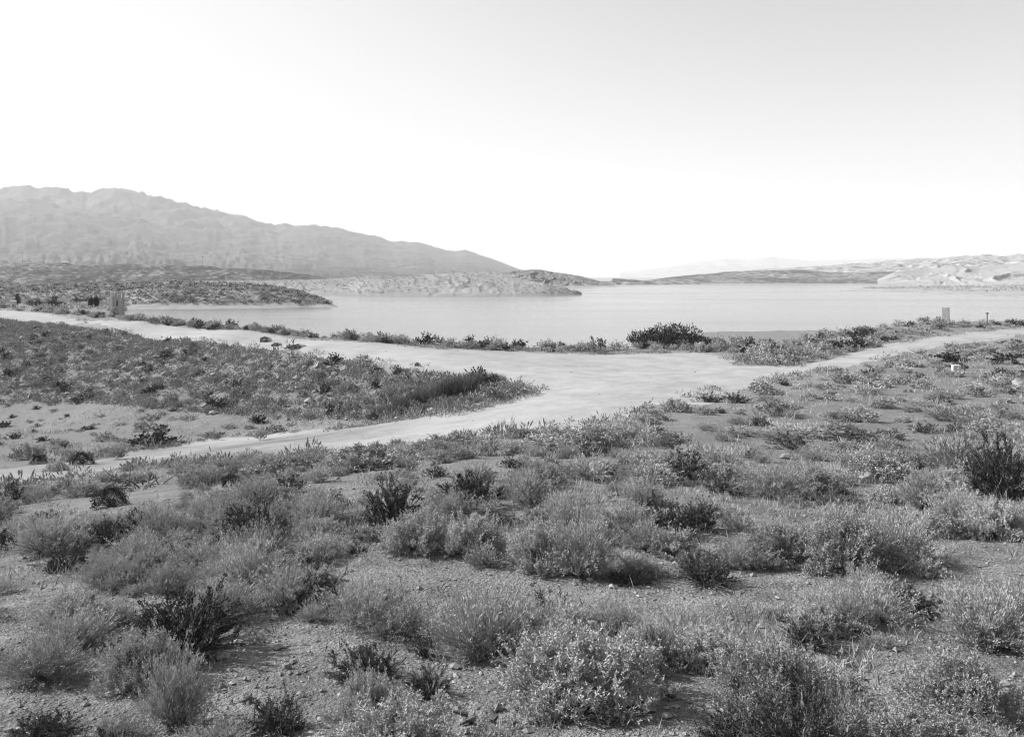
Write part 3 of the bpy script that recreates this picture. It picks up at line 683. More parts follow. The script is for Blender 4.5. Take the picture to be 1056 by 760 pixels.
def box_faces(x0, x1, y0, y1, z0, z1):
    V = np.array([[x, y, z] for z in (z0, z1) for y in (y0, y1) for x in (x0, x1)], float)
    return V, np.array([[0, 2, 3, 1], [4, 5, 7, 6], [0, 1, 5, 4], [2, 6, 7, 3], [0, 4, 6, 2], [1, 3, 7, 5]])
def boxes(name, L, m, parent=None, bevel=0.0):
    V, Q = merge([box_faces(*b) for b in L]); o = link(name, mesh_np(name, V, [Q], m), parent)
    if bevel: md = o.modifiers.new('bevel', 'BEVEL'); md.width = bevel; md.segments = 2
    return o
def empty(name, loc, label, cat, group=None, rotz=0):
    o = bpy.data.objects.new(name, None); COL.objects.link(o); o.location = [float(c) for c in loc]; o.rotation_euler = (0, 0, rotz); o.empty_display_size = .3
    return tag(o, label, cat, group)

# roofless concrete gatehouse beyond the crest road
GT = pix(119, 323, 172); gz0 = float(ground_z(GT[0], GT[1])); GT[2] = gz0
sc_ = 172 / F
gh = empty('gatehouse', GT, 'small roofless concrete tower with two dark openings beyond the crest road', 'tower', rotz=-0.28)
hgt = (CZ - (301 - HOR) / F * 172) - gz0; wdt = 11.0 * sc_; wh = hgt * .78
boxes('corner_pier', [(-wdt/2 - .02, -wdt/2 + .55, -.25, .35, -.5, hgt)], M['white'], gh, .03)  # concrete pier on the sunny side, its sunlit brightness put into a paler colour
boxes('corner_pier', [(wdt/2 - .32, wdt/2 + .02, -.2, .35, -.5, hgt * .92)], M['concrete'], gh, .03)
boxes('corner_pier', [(-wdt/2, -wdt/2 + .4, 1.0, 1.4, -.5, hgt * .97)], M['concrete'], gh, .03)
boxes('corner_pier', [(wdt/2 - .4, wdt/2, 1.0, 1.4, -.5, hgt * .97)], M['concrete'], gh, .03)
x0, x1 = -wdt/2 + .55, wdt/2 - .32; ww = (x1 - x0)
boxes('front_wall', [(x0, x0 + ww*.04, 0, .25, -.5, wh), (x0 + ww*.04, x0 + ww*.48, 0, .25, -.5, wh*.12), (x0 + ww*.04, x0 + ww*.48, 0, .25, wh*.44, wh),
      (x0 + ww*.48, x0 + ww*.54, 0, .25, -.5, wh), (x0 + ww*.54, x0 + ww*.96, 0, .25, -.5, wh*.56), (x0 + ww*.54, x0 + ww*.96, 0, .25, wh*.92, wh), (x0 + ww*.96, x1, 0, .25, -.5, wh)], M['concrete'], gh)
boxes('side_wall', [(-wdt/2 + .1, -wdt/2 + .3, .35, 1.0, -.5, wh * .9)], M['concrete'], gh)
boxes('side_wall', [(wdt/2 - .3, wdt/2 - .1, .35, 1.0, -.5, wh * .9)], M['concrete'], gh)
boxes('back_wall', [(-wdt/2 + .4, wdt/2 - .4, 1.1, 1.3, -.5, wh * .95)], M['concrete'], gh)
boxes('shade_slab', [(x0 + .02, x1 - .02, .26, 1.08, wh * .80, wh * .86)], M['concrete'], gh)  # hidden slab added inside the tower to darken its openings
boxes('top_beam', [(x0, x1, .03, .22, wh + .002, wh + .22)], M['concrete'], gh)

# concrete monument beside the upper road, tapered with a sunk panel
p = pick(975, 334.5); s = p[1] / F
mo = empty('monument', (p[0], p[1], float(ground_z(p[0], p[1]))), 'tall weathered concrete block marker standing in scrub above the road by the lake', 'monument', rotz=-.55)
w_, h_ = 8 * s, 17.5 * s
V, Q = box_faces(-w_/2, w_/2, -w_*.3, w_*.3, -.4, h_); V[4:, :2] *= .86
bo = link('shaft', mesh_np('shaft', V, [Q], M['concrete']), mo); md = bo.modifiers.new('bevel', 'BEVEL'); md.width = .05; md.segments = 2
boxes('plinth', [(-w_*.62, w_*.62, -w_*.42, w_*.42, -.5, .18)], M['concrete'], mo, .03)
THINGS_REF.append((p[0], p[1], 'the concrete monument'))
# capped post right of it
p = pick(1018, 335); s = p[1] / F
po = empty('marker_post', (p[0], p[1], float(ground_z(p[0], p[1]))), 'thin dark post with a small cap in scrub right of the concrete monument', 'post')
V, Q = tubes(np.array([[[0, 0, -.3], [0, 0, .6], [0, 0, 11.5 * s]]]), np.full((1, 3), .06), 8); link('shaft', mesh_np('shaft', V, [Q], M['wood']), po)
boxes('cap', [(-.13, .13, -.13, .13, 11.5 * s, 11.5 * s + .14)], M['wood'], po, .02)
THINGS_REF.append((p[0], p[1], 'the capped post'))
# white marker block with a short dark stake
p = pick(986, 386); s = p[1] / F
wb = empty('marker_block', (p[0], p[1], float(ground_z(p[0], p[1]))), 'small whitewashed marker block standing on open ground near the right road', 'marker', rotz=-.2)
V, Q = box_faces(-.25, .25, -.22, .22, -.2, 9 * s); V[4:, :2] *= .9
o = link('block', mesh_np('block', V, [Q], M['white']), wb); md = o.modifiers.new('bevel', 'BEVEL'); md.width = .03; md.segments = 2
boxes('footing', [(-.33, .33, -.3, .3, -.3, .05)], M['concrete'], wb)
THINGS_REF.append((p[0], p[1], 'the white marker block'))
st = empty('stake', (p[0] + .55, p[1] + .1, float(ground_z(p[0] + .55, p[1] + .1))), 'short dark wooden stake with a crosspiece beside the white marker block', 'stake')
V, Q = tubes(np.array([[[0, 0, -.2], [.02, 0, .5]]]), np.full((1, 2), .05), 6); link('shaft', mesh_np('shaft', V, [Q], M['wood']), st)
V, Q = tubes(np.array([[[-.02, 0, .46], [.28, .02, .40]]]), np.full((1, 2), .035), 6); link('crosspiece', mesh_np('crosspiece', V, [Q], M['wood']), st)

# things on the far left shore
def leafy(name, x, y, w, h, label, cat, seed, mat='willow', n=2600, lobes=9, L=.3, group=None, upright=False):
    """a small tree or thicket: trunks with limbs, and leaf blades in uneven clumps"""
    rng = np.random.default_rng(seed); z = float(ground_z(x, y)); t = empty(name, (x, y, z), label, cat, group)
    c = np.c_[rng.uniform(-.42, .42, lobes) * w, rng.uniform(-.3, .3, lobes) * w, np.zeros(lobes)]
    c[:, 2] = h * (rng.uniform(.42, .62, lobes) if not upright else .26 + .34 * rng.random(lobes) + 0 * c[:, 0]) * (1 - .5 * (np.abs(c[:, 0]) / (.5 * w)) ** 2)
    i = rng.integers(0, lobes, n); d = unit(rng.normal(size=(n, 3))) * rng.uniform(.45, 1, (n, 1)) ** .6
    rad = np.stack([np.full(lobes, .20 * w), np.full(lobes, .20 * w), c[:, 2] * .95], 1)
    P = c[i] + d * rad[i] * rng.uniform(.7, 1.15, (n, 1)); P[:, 2] = np.maximum(P[:, 2], .05)
    fv, fq = diamonds(P, d * .6 + np.array([0, 0, .9]) + rng.normal(0, .4, (n, 3)), L * rng.uniform(.5, 1.3, n), L * .3, rng)
    link('crown', mesh_np('crown', fv, [fq], M[mat]), t)
    k = lobes; b = c * np.array([.35, .35, 0]); tip = c + rng.normal(0, .05 * w, c.shape); tt = np.linspace(0, 1, 5)[None, :, None] + np.zeros((k, 5, 1))
    wv, wq = tubes(along(b, tip, tt, 1.3), np.linspace(.06, .015, 5)[None, :] * max(h, 1) * .5 + np.zeros((k, 1)), 5)
    link('trunk', mesh_np('trunk', wv, [wq], M['bark']), t); return t
p = pick(694, 358.5); s = p[1] / F
leafy('willow_thicket', p[0], p[1] + 1.5, 74 * s, 25 * s, 'wide dark willow thicket at the lake edge beside the road, tallest plant in view', 'bush', 5, 'willow', 6500, 17, .30, upright=True)
THINGS_REF.append((p[0], p[1], 'the willow thicket'))
leafy('willow_sprout', pick(656, 358)[0], pick(656, 358)[1] + .8, 1.0, .8, 'small separate dark willow sprout left of the wide willow thicket', 'bush', 6, 'willow', 500, 5, .18)
q = pix(97, 318, 185); leafy('lone_tree', q[0], q[1], 9.5 * 185 / F, 2.4, 'round dark bushy tree alone on the pale flat left of the concrete tower', 'tree', 7, 'cushion', 1600, 8, .35)
q = pix(57, 322, 165); leafy('lakeside_bush', q[0], q[1], 24 * 165 / F, 1.6, 'wide dark bush beyond the left end of the crest road', 'bush', 8, 'dark', 1400, 9, .3)
q = pix(36, 318, 172); leafy('lakeside_bush', q[0], q[1], 14 * 172 / F, 1.5, 'dark bush left of the wide bush beyond the crest road', 'bush', 18, 'dark', 900, 7, .3)
q = pix(17, 311, 196); leafy('lone_tree', q[0], q[1], 1.5, 2.6, 'narrow dark tree beside a small white shed at far left', 'tree', 9, 'cushion', 700, 5, .3)
q = pix(56, 309, 215); leafy('lone_tree', q[0], q[1], 1.3, 2.9, 'slim dark tree on the bank between the shed and the tower', 'tree', 10, 'dark', 500, 5, .3)
for i, (px, py, d, w, h, lab) in enumerate([(80,307,235,3.2,1.4,'dark bush on the bank behind the round dark tree'),(102,306,240,2.0,1.3,'small dark bush on the bank left of the concrete tower'),(128,307,262,2.4,2.6,'dark tree at the water edge just right of the concrete tower'),
        (88,301,250,6,1.0,'low dark bush on the upper bank of the far left shore')]):
    q = pix(px, py, d); leafy('shore_bush', q[0], q[1], w, h, lab, 'bush', 30 + i, 'dark', 500, 5, .35)
q = pix(14, 312, 192); zz = float(ground_z(q[0], q[1]))
sh = empty('shed', (q[0], q[1], zz), 'tiny white shed beside a narrow dark tree on the far left shore', 'shed', rotz=.3)
boxes('wall', [(-.5, .5, -.45, .45, -.2, .85)], M['white'], sh)
V = np.array([[-.6, -.55, .85], [.6, -.55, .85], [.6, .55, .85], [-.6, .55, .85], [-.6, 0, 1.15], [.6, 0, 1.15]]); link('roof', mesh_np('roof', V, [np.array([[0, 1, 5, 4], [2, 3, 4, 5]]), np.array([[1, 2, 5], [3, 0, 4]])], M['concrete']), sh)
def pole(px, py, d, h, lab):
    q = pix(px, py, d)
    t = empty('utility_pole', q, lab, 'pole', 'utility poles along the valley road')
    V, Q = tubes(np.array([[[0, 0, -6], [0, 0, h]]]), np.array([[.15, .1]]), 6); link('shaft', mesh_np('shaft', V, [Q], M['wood']), t)
    boxes('crossarm', [(-1.3, 1.3, -.12, .12, h - 1.3, h - 1.0)], M['wood'], t)
pole(23, 272, 720, 10.5, 'thin utility pole on the skyline of the left scrub hill, nearest the left edge')
pole(131, 272, 720, 10.0, 'thin utility pole on the scrub hill skyline above the concrete tower')
pole(209, 275, 760, 9.5, 'thin utility pole farthest right along the scrub hill skyline')
q = pix(67, 272.5, 700); fh = empty('farmhouse', q, 'tiny white building on the skyline of the left scrub hill below the mountains', 'building', rotz=.4)
boxes('wall', [(-2.4, 2.4, -1.6, 1.6, -3, 1.5)], M['white'], fh)
V = np.array([[-2.6, -1.8, 1.5], [2.6, -1.8, 1.5], [2.6, 1.8, 1.5], [-2.6, 1.8, 1.5], [-2.6, 0, 2.4], [2.6, 0, 2.4]]); link('roof', mesh_np('roof', V, [np.array([[0, 1, 5, 4], [2, 3, 4, 5]]), np.array([[1, 2, 5], [3, 0, 4]])], M['white']), fh)

# gnarled dead branches
def dead(px, py, w, h, label, seed, ref=None, n=16):
    rng = np.random.default_rng(seed); p = pick(px, py); s = p[1] / F; W_, H_ = w * s, h * s
    pts = []
    for i in range(n):
        a = np.array([rng.uniform(-.4, .4) * W_, rng.uniform(-.25, .25) * W_, 0.02]); dirv = np.array([rng.normal(0, 1), rng.normal(0, .6), rng.uniform(.1, .9)]); dirv /= np.linalg.norm(dirv)
        L = rng.uniform(.25, .55) * W_; q = [a]
        for k in range(5):
            dirv = dirv + rng.normal(0, .35, 3); dirv[2] -= .12; dirv /= np.linalg.norm(dirv); nx = q[-1] + dirv * L / 5; nx[2] = min(max(nx[2], .01), H_); q.append(nx)
        pts.append(q)
    V, Q = tubes(np.array(pts), np.linspace(.02, .006, 6)[None, :] * rng.uniform(.6, 1.5, (n, 1)), 5)
    o = link('dead_branches', mesh_np('dead_branches', V, [Q], M['deadwood'], True), None, (p[0], p[1], float(ground_z(p[0], p[1])))); tag(o, label, 'dead wood')
    if ref: THINGS_REF.append((p[0], p[1], ref))
dead(140, 502, 68, 24, 'heap of gnarled dark dead branches on the sandy flat at left', 1, 'the heap of dead branches', 34)
dead(500, 742, 46, 10, 'arched dead branch on the ground near the bottom edge left of centre', 2, None, 6)
dead(250, 715, 30, 7, 'dry dead twig on the lower left gravel beside pale stones', 3, None, 5)
dead(668, 726, 60, 8, 'thin dead twigs in the shade right of the largest pale sagebrush', 4, None, 8)
dead(335, 675, 30, 4, 'single thin twig lying on the gravel below the dark-hearted rabbitbrush', 5, None, 1)
dead(520, 752, 40, 6, 'dark crooked twig at the bottom edge right of the arched dead branch', 6, None, 4)

# ------------------------------------------------------------------ filling in the other shrubs
def zone_of(px, py): return {k: in_poly(px, py, np.array(P)) for k, P in ZONES.items()}
ZONES = {
    'face': [(-150,326),(0,330),(130,343),(260,360),(380,376),(490,392),(545,399),(548,406),(505,414),(470,424),(400,434),(300,434),(200,426),(100,417),(0,416),(-150,416)],
    'row': [(0,315),(125,327),(200,334),(300,343),(400,350),(500,356),(560,357),(640,357),(745,354),(745,364),(640,364.5),(560,363.5),(500,361),(400,355),(300,347),(200,338.5),(125,330),(0,319)],
    'row_left': [(0,315),(125,327),(200,334.5),(430,353.5),(430,357),(330,349),(200,338.5),(125,330),(0,319)],
    'shelf': [(745,357),(800,353),(870,346),(920,337),(975,331),(1056,328),(1120,327),(1120,334),(1056,337),(1000,342),(950,347),(900,356),(855,369),(815,377),(775,376),(752,367)],
    'flat': [(-40,418),(100,420),(200,428),(300,436),(330,442),(220,452),(150,464),(110,478),(0,500),(-40,500)],
    'field': [(1100,348),(980,358),(930,368),(880,380),(830,389),(790,397),(745,407),(700,421),(640,438),(560,449),(480,455),(560,470),(1100,470)],
    'tangle': [(120,548),(200,520),(345,505),(350,560),(330,640),(250,650),(180,640),(85,600)],
    'slope': [(-60,505),(60,505),(130,490),(200,480),(300,473),(360,467),(420,461),(500,458),(560,470),(1120,470),(1120,800),(-60,800)],
}
BARE = [[(55,506),(190,498),(195,532),(120,545),(55,542)],[(520,736),(740,738),(740,800),(520,800)],[(385,592),(520,584),(545,612),(540,640),(440,640),(395,620)],[(560,602),(700,606),(860,596),(900,604),(860,632),(700,648),(600,640)],
        [(190,690),(260,660),(330,650),(420,655),(420,690),(330,700),(330,748),(255,748),(200,720)],[(905,690),(1000,676),(1060,684),(1060,735),(925,745)],
        [(450,690),(530,690),(530,765),(445,765)],[(640,708),(735,700),(720,765),(650,765)],[(950,580),(1060,565),(1060,600),(980,606)],[(60,600),(110,605),(60,640),(0,650),(0,615)],
        [(310,498),(380,490),(400,505),(370,520),(300,515)],[(420,500),(470,476),(540,470),(500,492),(440,508)],[(0,484),(110,484),(100,500),(10,503)],[(150,516),(110,530),(60,532),(60,520),(0,545),(0,522)]]
BP = [np.array(b) for b in BARE]
taken = [(p['x'], p['y'], p['w'] * .5) for p in PLANTS] + [(a, b - k * .9, .8) for a, b, _ in THINGS_REF for k in (0, 1, 2) if b > 15] + [(p['x'] * (1 - .035 * k), p['y'] * (1 - .035 * k), p['w'] * 1.2) for p in PLANTS if p['kind'] == C for k in (1, 2, 3)]
def clear(x, y, r, k=.75):
    t = np.array(taken); return bool((np.hypot(t[:, 0] - x, t[:, 1] - y) > (t[:, 2] + r) * k).all())
def zone_points(zone, n, rng, ymax=170, bare=True, margin=.35):
    """random points of the ground that lie in a zone, evenly spread over the ground"""
    P = np.array(ZONES[zone]); W0 = np.array([pick(a, min(b, 800))[:2] for a, b in ZONES[zone]]); lo, hi = W0.min(0), np.minimum(W0.max(0), [999, ymax])
    q = rng.uniform(lo, hi, (n * 2, 2)); q = q[q[:, 1] > 3.5]; z = ground_z(q[:, 0], q[:, 1]); px, py = project(q[:, 0], q[:, 1], z)
    m = in_poly(px, py, P)
    if bare:
        for b in BP: m &= ~in_poly(px, py, b)
    q = q[m]; return q[road_field(q[:, 0], q[:, 1]) < -margin]
def seen_points(zone, n, rng):
    """random ground points that can be seen from the hillside"""
    P = np.array(ZONES[zone]); lo, hi = np.maximum(P.min(0), [-60, 0]), np.minimum(P.max(0), [1110, 780]); out = []
    while len(out) < n:
        a = rng.uniform(lo, hi)
        if in_poly(a[:1], a[1:], P)[0]:
            q = pick(*a)
            if road_field(q[:1], q[1:2])[0] < -.25: out.append(q[:2])
            else: n -= .3
    return out
def fill(zone, n, wr, hr, kinds, k=.75, tries=60, bare=True, ymax=170, group=None, seen=False):
    """scatter in the world, zone by zone"""
    rng = np.random.default_rng(len(zone) * 31 + n); made = 0
    Q = seen_points(zone, n * 7, rng) if seen else zone_points(zone, n * 400, rng, ymax, bare)
    for x, y in Q:
        if made >= n: break
        w = rng.uniform(*wr) * (1 if rng.random() < .7 else .7)
        if not clear(x, y, w * .5, k): continue
        kd = kinds[rng.integers(len(kinds))]
        plant(kd, x, y, w, w * rng.uniform(*hr), None, group, None, zone); taken.append((x, y, w * .5)); made += 1
    return made
fill('tangle', 70, (.35, .9), (.4, .7), [R, R, S, B, R], .42, ymax=30)
fill('slope', 470, (.26, .85), (.36, .62), [S, S, S, S, R, R, R, R, R, A, B], .56, ymax=30)
fill('field', 230, (.6, 1.6), (.28, .48), [S, S, R, R, A, B], .55, ymax=90)
fill('flat', 75, (.5, 1.4), (.3, .5), [S, R, A, B], .8, seen=True)
fill('face', 250, (.6, 1.5), (.45, .75), [A, A, A, A, R, B, B], .50, seen=True)
fill('row', 230, (.6, 1.6), (.45, .7), [S, S, S, R, R, B], .20, seen=True)
fill('shelf', 150, (.8, 2.0), (.38, .6), [S, R, S, B], .42, seen=True)

fill('row_left', 120, (.8, 1.9), (.4, .6), [S, R, S, B], .16, seen=True)
for p in PLANTS:
    if p['zone'] == 'row_left': p['zone'] = 'row'

# ---- labels
NUM = ['', 'one', 'two', 'three', 'four', 'five', 'six', 'seven', 'eight', 'nine', 'ten', 'eleven', 'twelve', 'thirteen', 'fourteen', 'fifteen', 'sixteen', 'seventeen', 'eighteen', 'nineteen', 'twenty'] + ['twenty-' + k for k in ('one', 'two', 'three', 'four', 'five', 'six', 'seven', 'eight', 'nine')] + ['thirty']
REFS = THINGS_REF + [(p['x'], p['y'], p['ref']) for p in PLANTS if p['ref']]
SEEN = {p['label'] for p in PLANTS if p['label']}
KW = {S: ('pale', 'sagebrush'), R: ('feathery', 'rabbitbrush'), B: ('dark', 'twiggy shrub'), A: ('grey', 'saltbush'), C: ('black', 'cushion shrub'), D_: ('dark', 'rush clump')}
def size_word(w): return 'small' if w < .5 else 'knee-high' if w < .8 else 'broad' if w < 1.2 else 'large'
SHARED = {'face': 'clump on the rubble slope below the crest road', 'row': 'bush in the row along the lake side of the crest road',
          'shelf': 'bush in the thick scrub between the right road and the lake', 'reed': 'tall dark rush clump at the foot of the slope beside the road junction'}
GROUPS = {'face': 'scrub on the dam slope', 'row': 'bushes along the lake side of the road', 'shelf': 'scrub between the right road and the lake',
          'field': 'shrubs on the ground right of the junction', 'slope': 'shrubs on the near hillside', 'tangle': 'shrubs on the near hillside', 'hand': 'shrubs on the near hillside', 'flat': 'shrubs on the sandy flat', 'reed': 'tall rushes at the foot of the dam slope'}
def place_label(p):
    tone, kw = KW[p['kind']]; x, y = p['x'], p['y']
    order = sorted(REFS, key=lambda r: math.hypot(r[0] - x, (r[1] - y)))
    for rx, ry, ref in order[:14]:
        dx, dy = x - rx, y - ry; d = math.hypot(dx, dy)
        if d < .05: continue
        side = 'right' if dx > 0 else 'left'; fb = 'beyond' if dy > 0 else 'nearer than'
        if abs(dx) > 2.2 * abs(dy): rel = side + ' of'
        elif abs(dy) > 2.2 * abs(dx): rel = fb
        else: rel = ('beyond and ' if dy > 0 else 'nearer and ') + side + ' of'
        if d < .8: far = 'just'
        elif d < 30.4: far = NUM[max(1, round(d))] + (' metre' if round(d) <= 1 else ' metres')
        else: continue
        for sz in (size_word(p['w']), 'low ' + size_word(p['w']) if p['h'] < .5 * p['w'] else 'upright ' + size_word(p['w'])):
            lab = f'{sz} {tone} {kw} {far} {rel} {ref}'
            if lab not in SEEN and len(lab.split()) <= 16: SEEN.add(lab); return lab
    return None
for p in PLANTS:
    if p['label']: continue
    z = p['zone']; tone, kw = KW[p['kind']]
    if z in SHARED:
        lab = place_label(p) if z == 'shelf' or (z == 'row' and p['w'] > 1.5) else None
        if lab: p['label'] = lab
        else: p['label'] = SHARED[z] if z == 'reed' else f"{'dark' if p['kind'] == B else 'pale' if p['kind'] == S else 'grey'} {SHARED[z]}"
    else:
        p['label'] = place_label(p) or f"{size_word(p['w'])} {tone} {kw} {'on the open ground right of the road junction' if z == 'field' else 'out on the sandy flat at left' if z == 'flat' else 'on the near hillside'}"
    p['group'] = p['group'] or GROUPS[z]

# ---- build them: one object each, foliage and stems as parts where they can be seen
PR = np.random.default_rng(99)
rest = {}
for kd in KW:                     # the 300 that show largest stay individuals
    L = sorted((p for p in PLANTS if p['kind'] == kd), key=lambda p: -(p['w'] * p['h']) / p['y'] ** 2)
    L = [p for p in L if p['zone'] == 'hand'] + [p for p in L if p['zone'] != 'hand']
    for p in L[300:]: rest.setdefault(kd, []).append(p)
for kd, L in rest.items():
    Vs, Fs, Ms, off = [], [], [], 0
    for p in L:
        f, w, fs, top, rad = POOL[kd, 2 if p['y'] > 24 else 1][PR.integers(len(POOL[kd, 2 if p['y'] > 24 else 1]))]
        v = np.empty(len(fs.vertices) * 3, np.float32); fs.vertices.foreach_get('co', v); v = v.reshape(-1, 3).copy()
        q = np.empty(len(fs.loops), np.int32); fs.loops.foreach_get('vertex_index', q); m = np.empty(len(fs.polygons), np.int32); fs.polygons.foreach_get('material_index', m)
        r_ = PR.uniform(0, 6.28); c_, s_ = math.cos(r_), math.sin(r_); k_ = p['w'] / (2 * rad)
        v = np.c_[(v[:, 0] * c_ - v[:, 1] * s_) * k_ + p['x'], (v[:, 0] * s_ + v[:, 1] * c_) * k_ + p['y'], v[:, 2] * p['h'] / top + float(ground_z(p['x'], p['y'])) - .02]
        Vs.append(v); Fs.append(q.reshape(-1, 4) + off); Ms.append(m); off += len(v)
    tag(link('small_' + kd, mesh_np('small_' + kd, np.vstack(Vs), [np.vstack(Fs)], list(POOL[kd, 2][0][2].materials), False, np.concatenate(Ms))), kind='stuff')
PLANTS = [p for p in PLANTS if not any(p is q for L in rest.values() for q in L)]
for p in PLANTS:
    x, y = p['x'], p['y']; z = float(ground_z(x, y)) - .02; px_w = p['w'] / y * F
    lod = 0 if px_w > 44 and y < 17 else 1 if y < 38 else 2
    f, w, fs, top, rad = POOL[p['kind'], lod][PR.integers(len(POOL[p['kind'], lod]))]
    sx = p['w'] / (2 * rad); sz = p['h'] / top; scl = (sx * PR.uniform(.92, 1.08), sx * PR.uniform(.85, 1.05), sz)
    rot = PR.uniform(0, 6.28)
    if y < 38:
        o = empty(p['kind'], (x, y, z), p['label'], 'shrub' if p['kind'] != D_ else 'rushes', p['group'], rot); o.scale = scl
        link('foliage', f, o); link('stems', w, o)
    else:
        o = link(p['kind'], fs, None, (x, y, z), rot, scl); tag(o, p['label'], 'shrub' if p['kind'] != D_ else 'rushes', p['group'])

# ------------------------------------------------------------------ uncountable cover
def clump_cloud(name, centres, sizes, heights, per, mat, L, seed, wr=.35):
    rng = np.random.default_rng(seed); n = len(centres); i = np.repeat(np.arange(n), per)
    d = unit(rng.normal(size=(len(i), 3))); d[:, 2] = np.abs(d[:, 2]); k = rng.uniform(.35, 1, (len(i), 1)) ** .5
    P = centres[i] + d * k * np.c_[sizes[i] * .5, sizes[i] * .5, heights[i]]
    V, Q = diamonds(P, d * .6 + np.array([0, 0, .7]) + rng.normal(0, .4, P.shape), L * np.maximum(sizes[i], .2) * rng.uniform(.6, 1.3, len(i)), L * wr * np.maximum(sizes[i], .2), rng)
    return tag(link(name, mesh_np(name, V, [Q], M[mat])), kind='stuff')
def scatter(zone, n, seed, ymax=170, bare=False, gap=None):
    q = zone_points(zone, n * 6, np.random.default_rng(seed), ymax, bare, .15)[:n]
    return np.c_[q, ground_z(q[:, 0], q[:, 1])]
c = scatter('face', 11000, 3, 145); n = len(c); r = np.random.default_rng(4)
clump_cloud('slope_scrub', c, r.uniform(.3, .85, n), r.uniform(.15, .4, n), 24, 'salt', .35, 5)
c = scatter('face', 5000, 13, 145); n = len(c)
clump_cloud('slope_grass', c, r.uniform(.3, .6, n), r.uniform(.12, .3, n), 16, 'straw', .35, 6, .15)
# rubble on the dam slope
def stones(name, c, sizes, mat, seed):
    rng = np.random.default_rng(seed); n = len(c)
    base = np.array([[1, 0, 0], [-1, 0, 0], [0, 1, 0], [0, -1, 0], [0, 0, 1], [0, 0, -1], [.62, .62, .3], [-.62, .62, .35], [.6, -.6, .4], [-.6, -.6, .3]], float)
    tri = np.array([[4, 6, 0], [4, 2, 6], [4, 7, 2], [4, 1, 7], [4, 9, 1], [4, 3, 9], [4, 8, 3], [4, 0, 8], [0, 6, 5], [6, 2, 5], [2, 7, 5], [7, 1, 5], [1, 9, 5], [9, 3, 5], [3, 8, 5], [8, 0, 5]])
    P = base[None] * (1 + rng.uniform(-.3, .3, (n, 10, 1))); a = rng.uniform(0, 6.28, n); ca, sa = np.cos(a)[:, None], np.sin(a)[:, None]
    P = P * np.stack([rng.uniform(.7, 1.3, n), rng.uniform(.6, 1.1, n), rng.uniform(.4, .8, n)], 1)[:, None, :]
    X = P[..., 0] * ca - P[..., 1] * sa; Y = P[..., 0] * sa + P[..., 1] * ca
    P = np.stack([X, Y, P[..., 2]], -1) * sizes[:, None, None] * .5 + c[:, None, :] + np.array([0, 0, 1]) * sizes[:, None, None] * .12
    T = (tri[None] + np.arange(n)[:, None, None] * 10).reshape(-1, 3)
    return tag(link(name, mesh_np(name, P.reshape(-1, 3), [T], M[mat])), kind='stuff')
c = scatter('face', 4600, 23, 145); stones('rubble', c, np.random.default_rng(24).lognormal(-1.25, .5, len(c)), 'rock', 8)
# gravel over the near hillside
n = 42000; rg = np.random.default_rng(12); yy = 3.6 + 16 * rg.random(n) ** 1.5; xx = (yy + 2) * rg.uniform(-.72, .72, n)
keep = road_field(xx, yy) < 0; xx, yy = xx[keep], yy[keep]
stones('gravel', np.c_[xx, yy, ground_z(xx, yy)], np.clip(rg.lognormal(-4.1, .6, len(xx)), .008, .12), 'pebble', 13)
n = 1500; yy = 5 + 75 * rg.random(n); xx = (yy + 2) * rg.uniform(-.7, .7, n); k = (road_field(xx, yy) < -.3) | (rg.random(n) < .35); xx, yy = xx[k], yy[k]
stones('loose_stones', np.c_[xx, yy, ground_z(xx, yy)], np.clip(rg.lognormal(-2.9, .5, len(xx)), .02, .006 * yy + .03), 'rock', 14)
# short dry grass, forbs and litter between the shrubs
def grass(name, n, y0, y1, zone_mask, mat, h, seed, blades=9, wd=.005, power=1.3):
    rng = np.random.default_rng(seed); yy = y0 + (y1 - y0) * rng.random(n) ** power; xx = (yy + 2) * rng.uniform(-.72, .72, n)
    dens = fbm(xx * .5, yy * .5, 3, seed) + rng.uniform(-.25, .25, n); px, py = project(xx, yy, ground_z(xx, yy))
    m = (dens > zone_mask) & (road_field(xx, yy) < -.2)
    bare = np.zeros(n, bool)
    for b in BP: bare |= in_poly(px, py, b)
    m &= ~(bare & (rng.random(n) < .8)); xx, yy = xx[m], yy[m]; k = len(xx); i = np.repeat(np.arange(k), blades)
    rr_ = (.05 + .03 * yy / 10)[i]; X = xx[i] + rng.normal(0, 1, len(i)) * rr_; Y = yy[i] + rng.normal(0, 1, len(i)) * rr_
    P = np.c_[X, Y, ground_z(X, Y)]; sz = np.sqrt(yy[i] / 8)
    V, Q = diamonds(P, np.c_[rng.normal(0, .5, (len(i), 2)), np.ones(len(i))], h * rng.uniform(.4, 1.3, len(i)) * sz ** .5, wd * sz * rng.uniform(.7, 1.4, len(i)), rng)
    return tag(link(name, mesh_np(name, V, [Q], M[mat])), kind='stuff')
grass('dry_grass', 4200, 4, 26, .10, 'straw', .11, 51, 12, .005)
grass('dry_forbs', 5200, 4, 22, .02, 'rabbit', .16, 52, 12, .007)
grass('dark_forbs', 1500, 4, 24, .15, 'dark', .12, 53, 12, .008)
grass('field_grass', 5000, 22, 75, .0, 'salt', .2, 54, 10, .012, 1.0)
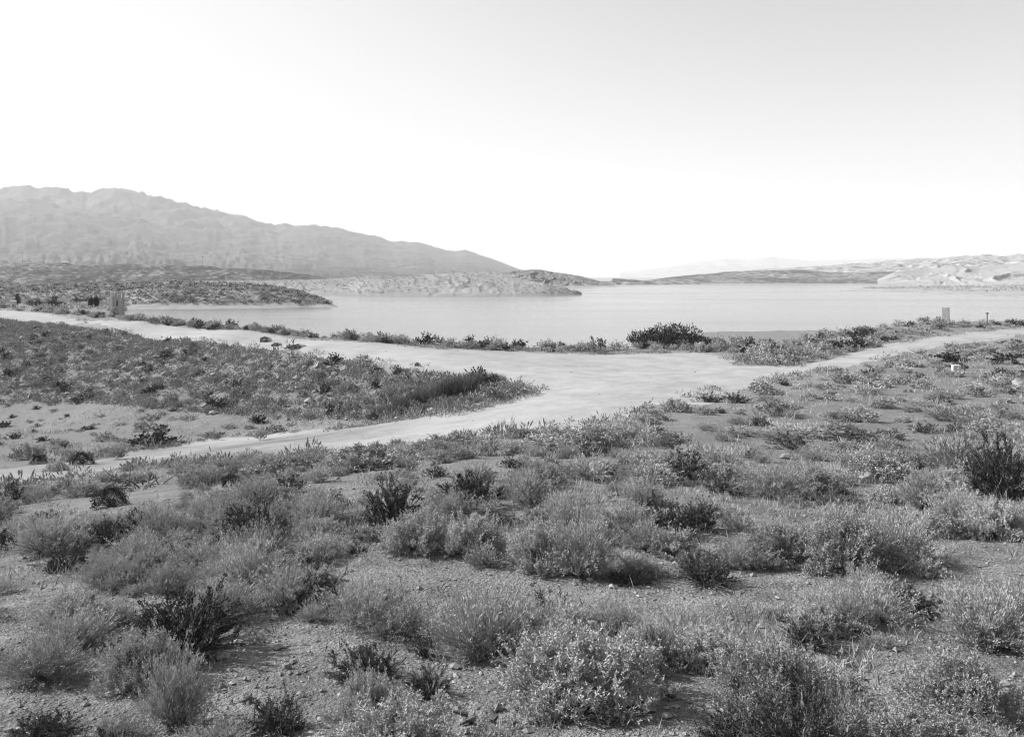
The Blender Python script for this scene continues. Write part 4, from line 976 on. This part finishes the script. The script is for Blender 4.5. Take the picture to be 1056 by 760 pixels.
# ragged weeds and tufts that creep over the edges of the road
rw = np.random.default_rng(91); bp = np.vstack([np.c_[np.linspace(a[0], b[0], 220), np.linspace(a[1], b[1], 220)] for a, b in zip(RP, np.roll(RP, -1, 0)) if np.hypot(*(a - b)) < 80])
bp = bp[rw.random(len(bp)) < .55] ; bp = bp + rw.normal(0, .75, bp.shape)
k = (fbm(bp[:, 0] * .25, bp[:, 1] * .25, 3, 92) > -.05) & (bp[:, 1] > 12) & (road_field(bp[:, 0], bp[:, 1]) < .9); bp = bp[k]
sw = rw.lognormal(-1.5, .5, len(bp)); clump_cloud('road_edge_weeds', np.c_[bp, ground_z(bp[:, 0], bp[:, 1])], sw, sw * .5, 14, 'salt', .4, 93, .22)
# scrub dots on the shores across the water
def shore_scrub(name, G, n, trange, szr, mat, seed):
    rng = np.random.default_rng(seed); R_, C_, _ = G.shape; a = rng.uniform(trange[0], trange[1], n) * 59; b = rng.uniform(0, C_ - 1.01, n); i, j = a.astype(int), b.astype(int); fa, fb = (a - i)[:, None], (b - j)[:, None]
    P = (G[i, j] * (1 - fb) + G[i, j + 1] * fb) * (1 - fa) + (G[i + 1, j] * (1 - fb) + G[i + 1, j + 1] * fb) * fa
    P = P[P[:, 2] > .9]; s = rng.uniform(*szr, len(P)); return clump_cloud(name, P, s, s * .5, 14, mat, .45, seed + 1, .5)
shore_scrub('peninsula_scrub', L1, 3400, (.34, 1.3), (.4, 1.3), 'dark', 61)
shore_scrub('peninsula_saltbush', L1, 4200, (.34, 1.3), (.4, 1.4), 'salt', 67)
shore_scrub('bluff_scrub', L3, 900, (.3, 1.2), (.5, 1.6), 'salt', 63)
shore_scrub('spit_scrub', LS, 900, (.25, 1.0), (.6, 2.2), 'salt', 65)
# scrub on the far left shelf beyond the road
rs = np.random.default_rng(77); n = 1500; yy = rs.uniform(140, 262, n); xx = yy * rs.uniform(-.75, -.452, n); zz = ground_z(xx, yy)
k = (zz > 1.0) & (fbm(xx * .05, yy * .05, 3, 9) > -.05) & (road_field(xx, yy) < -.5); s = rs.uniform(.4, 1.6, k.sum())
clump_cloud('shelf_scrub', np.c_[xx, yy, zz][k], s, s * .55, 16, 'salt', .4, 78, .4)
print('plants', len(PLANTS), 'unique labels', len({p['label'] for p in PLANTS}), {z: sum(1 for p in PLANTS if p['zone'] == z) for z in GROUPS})
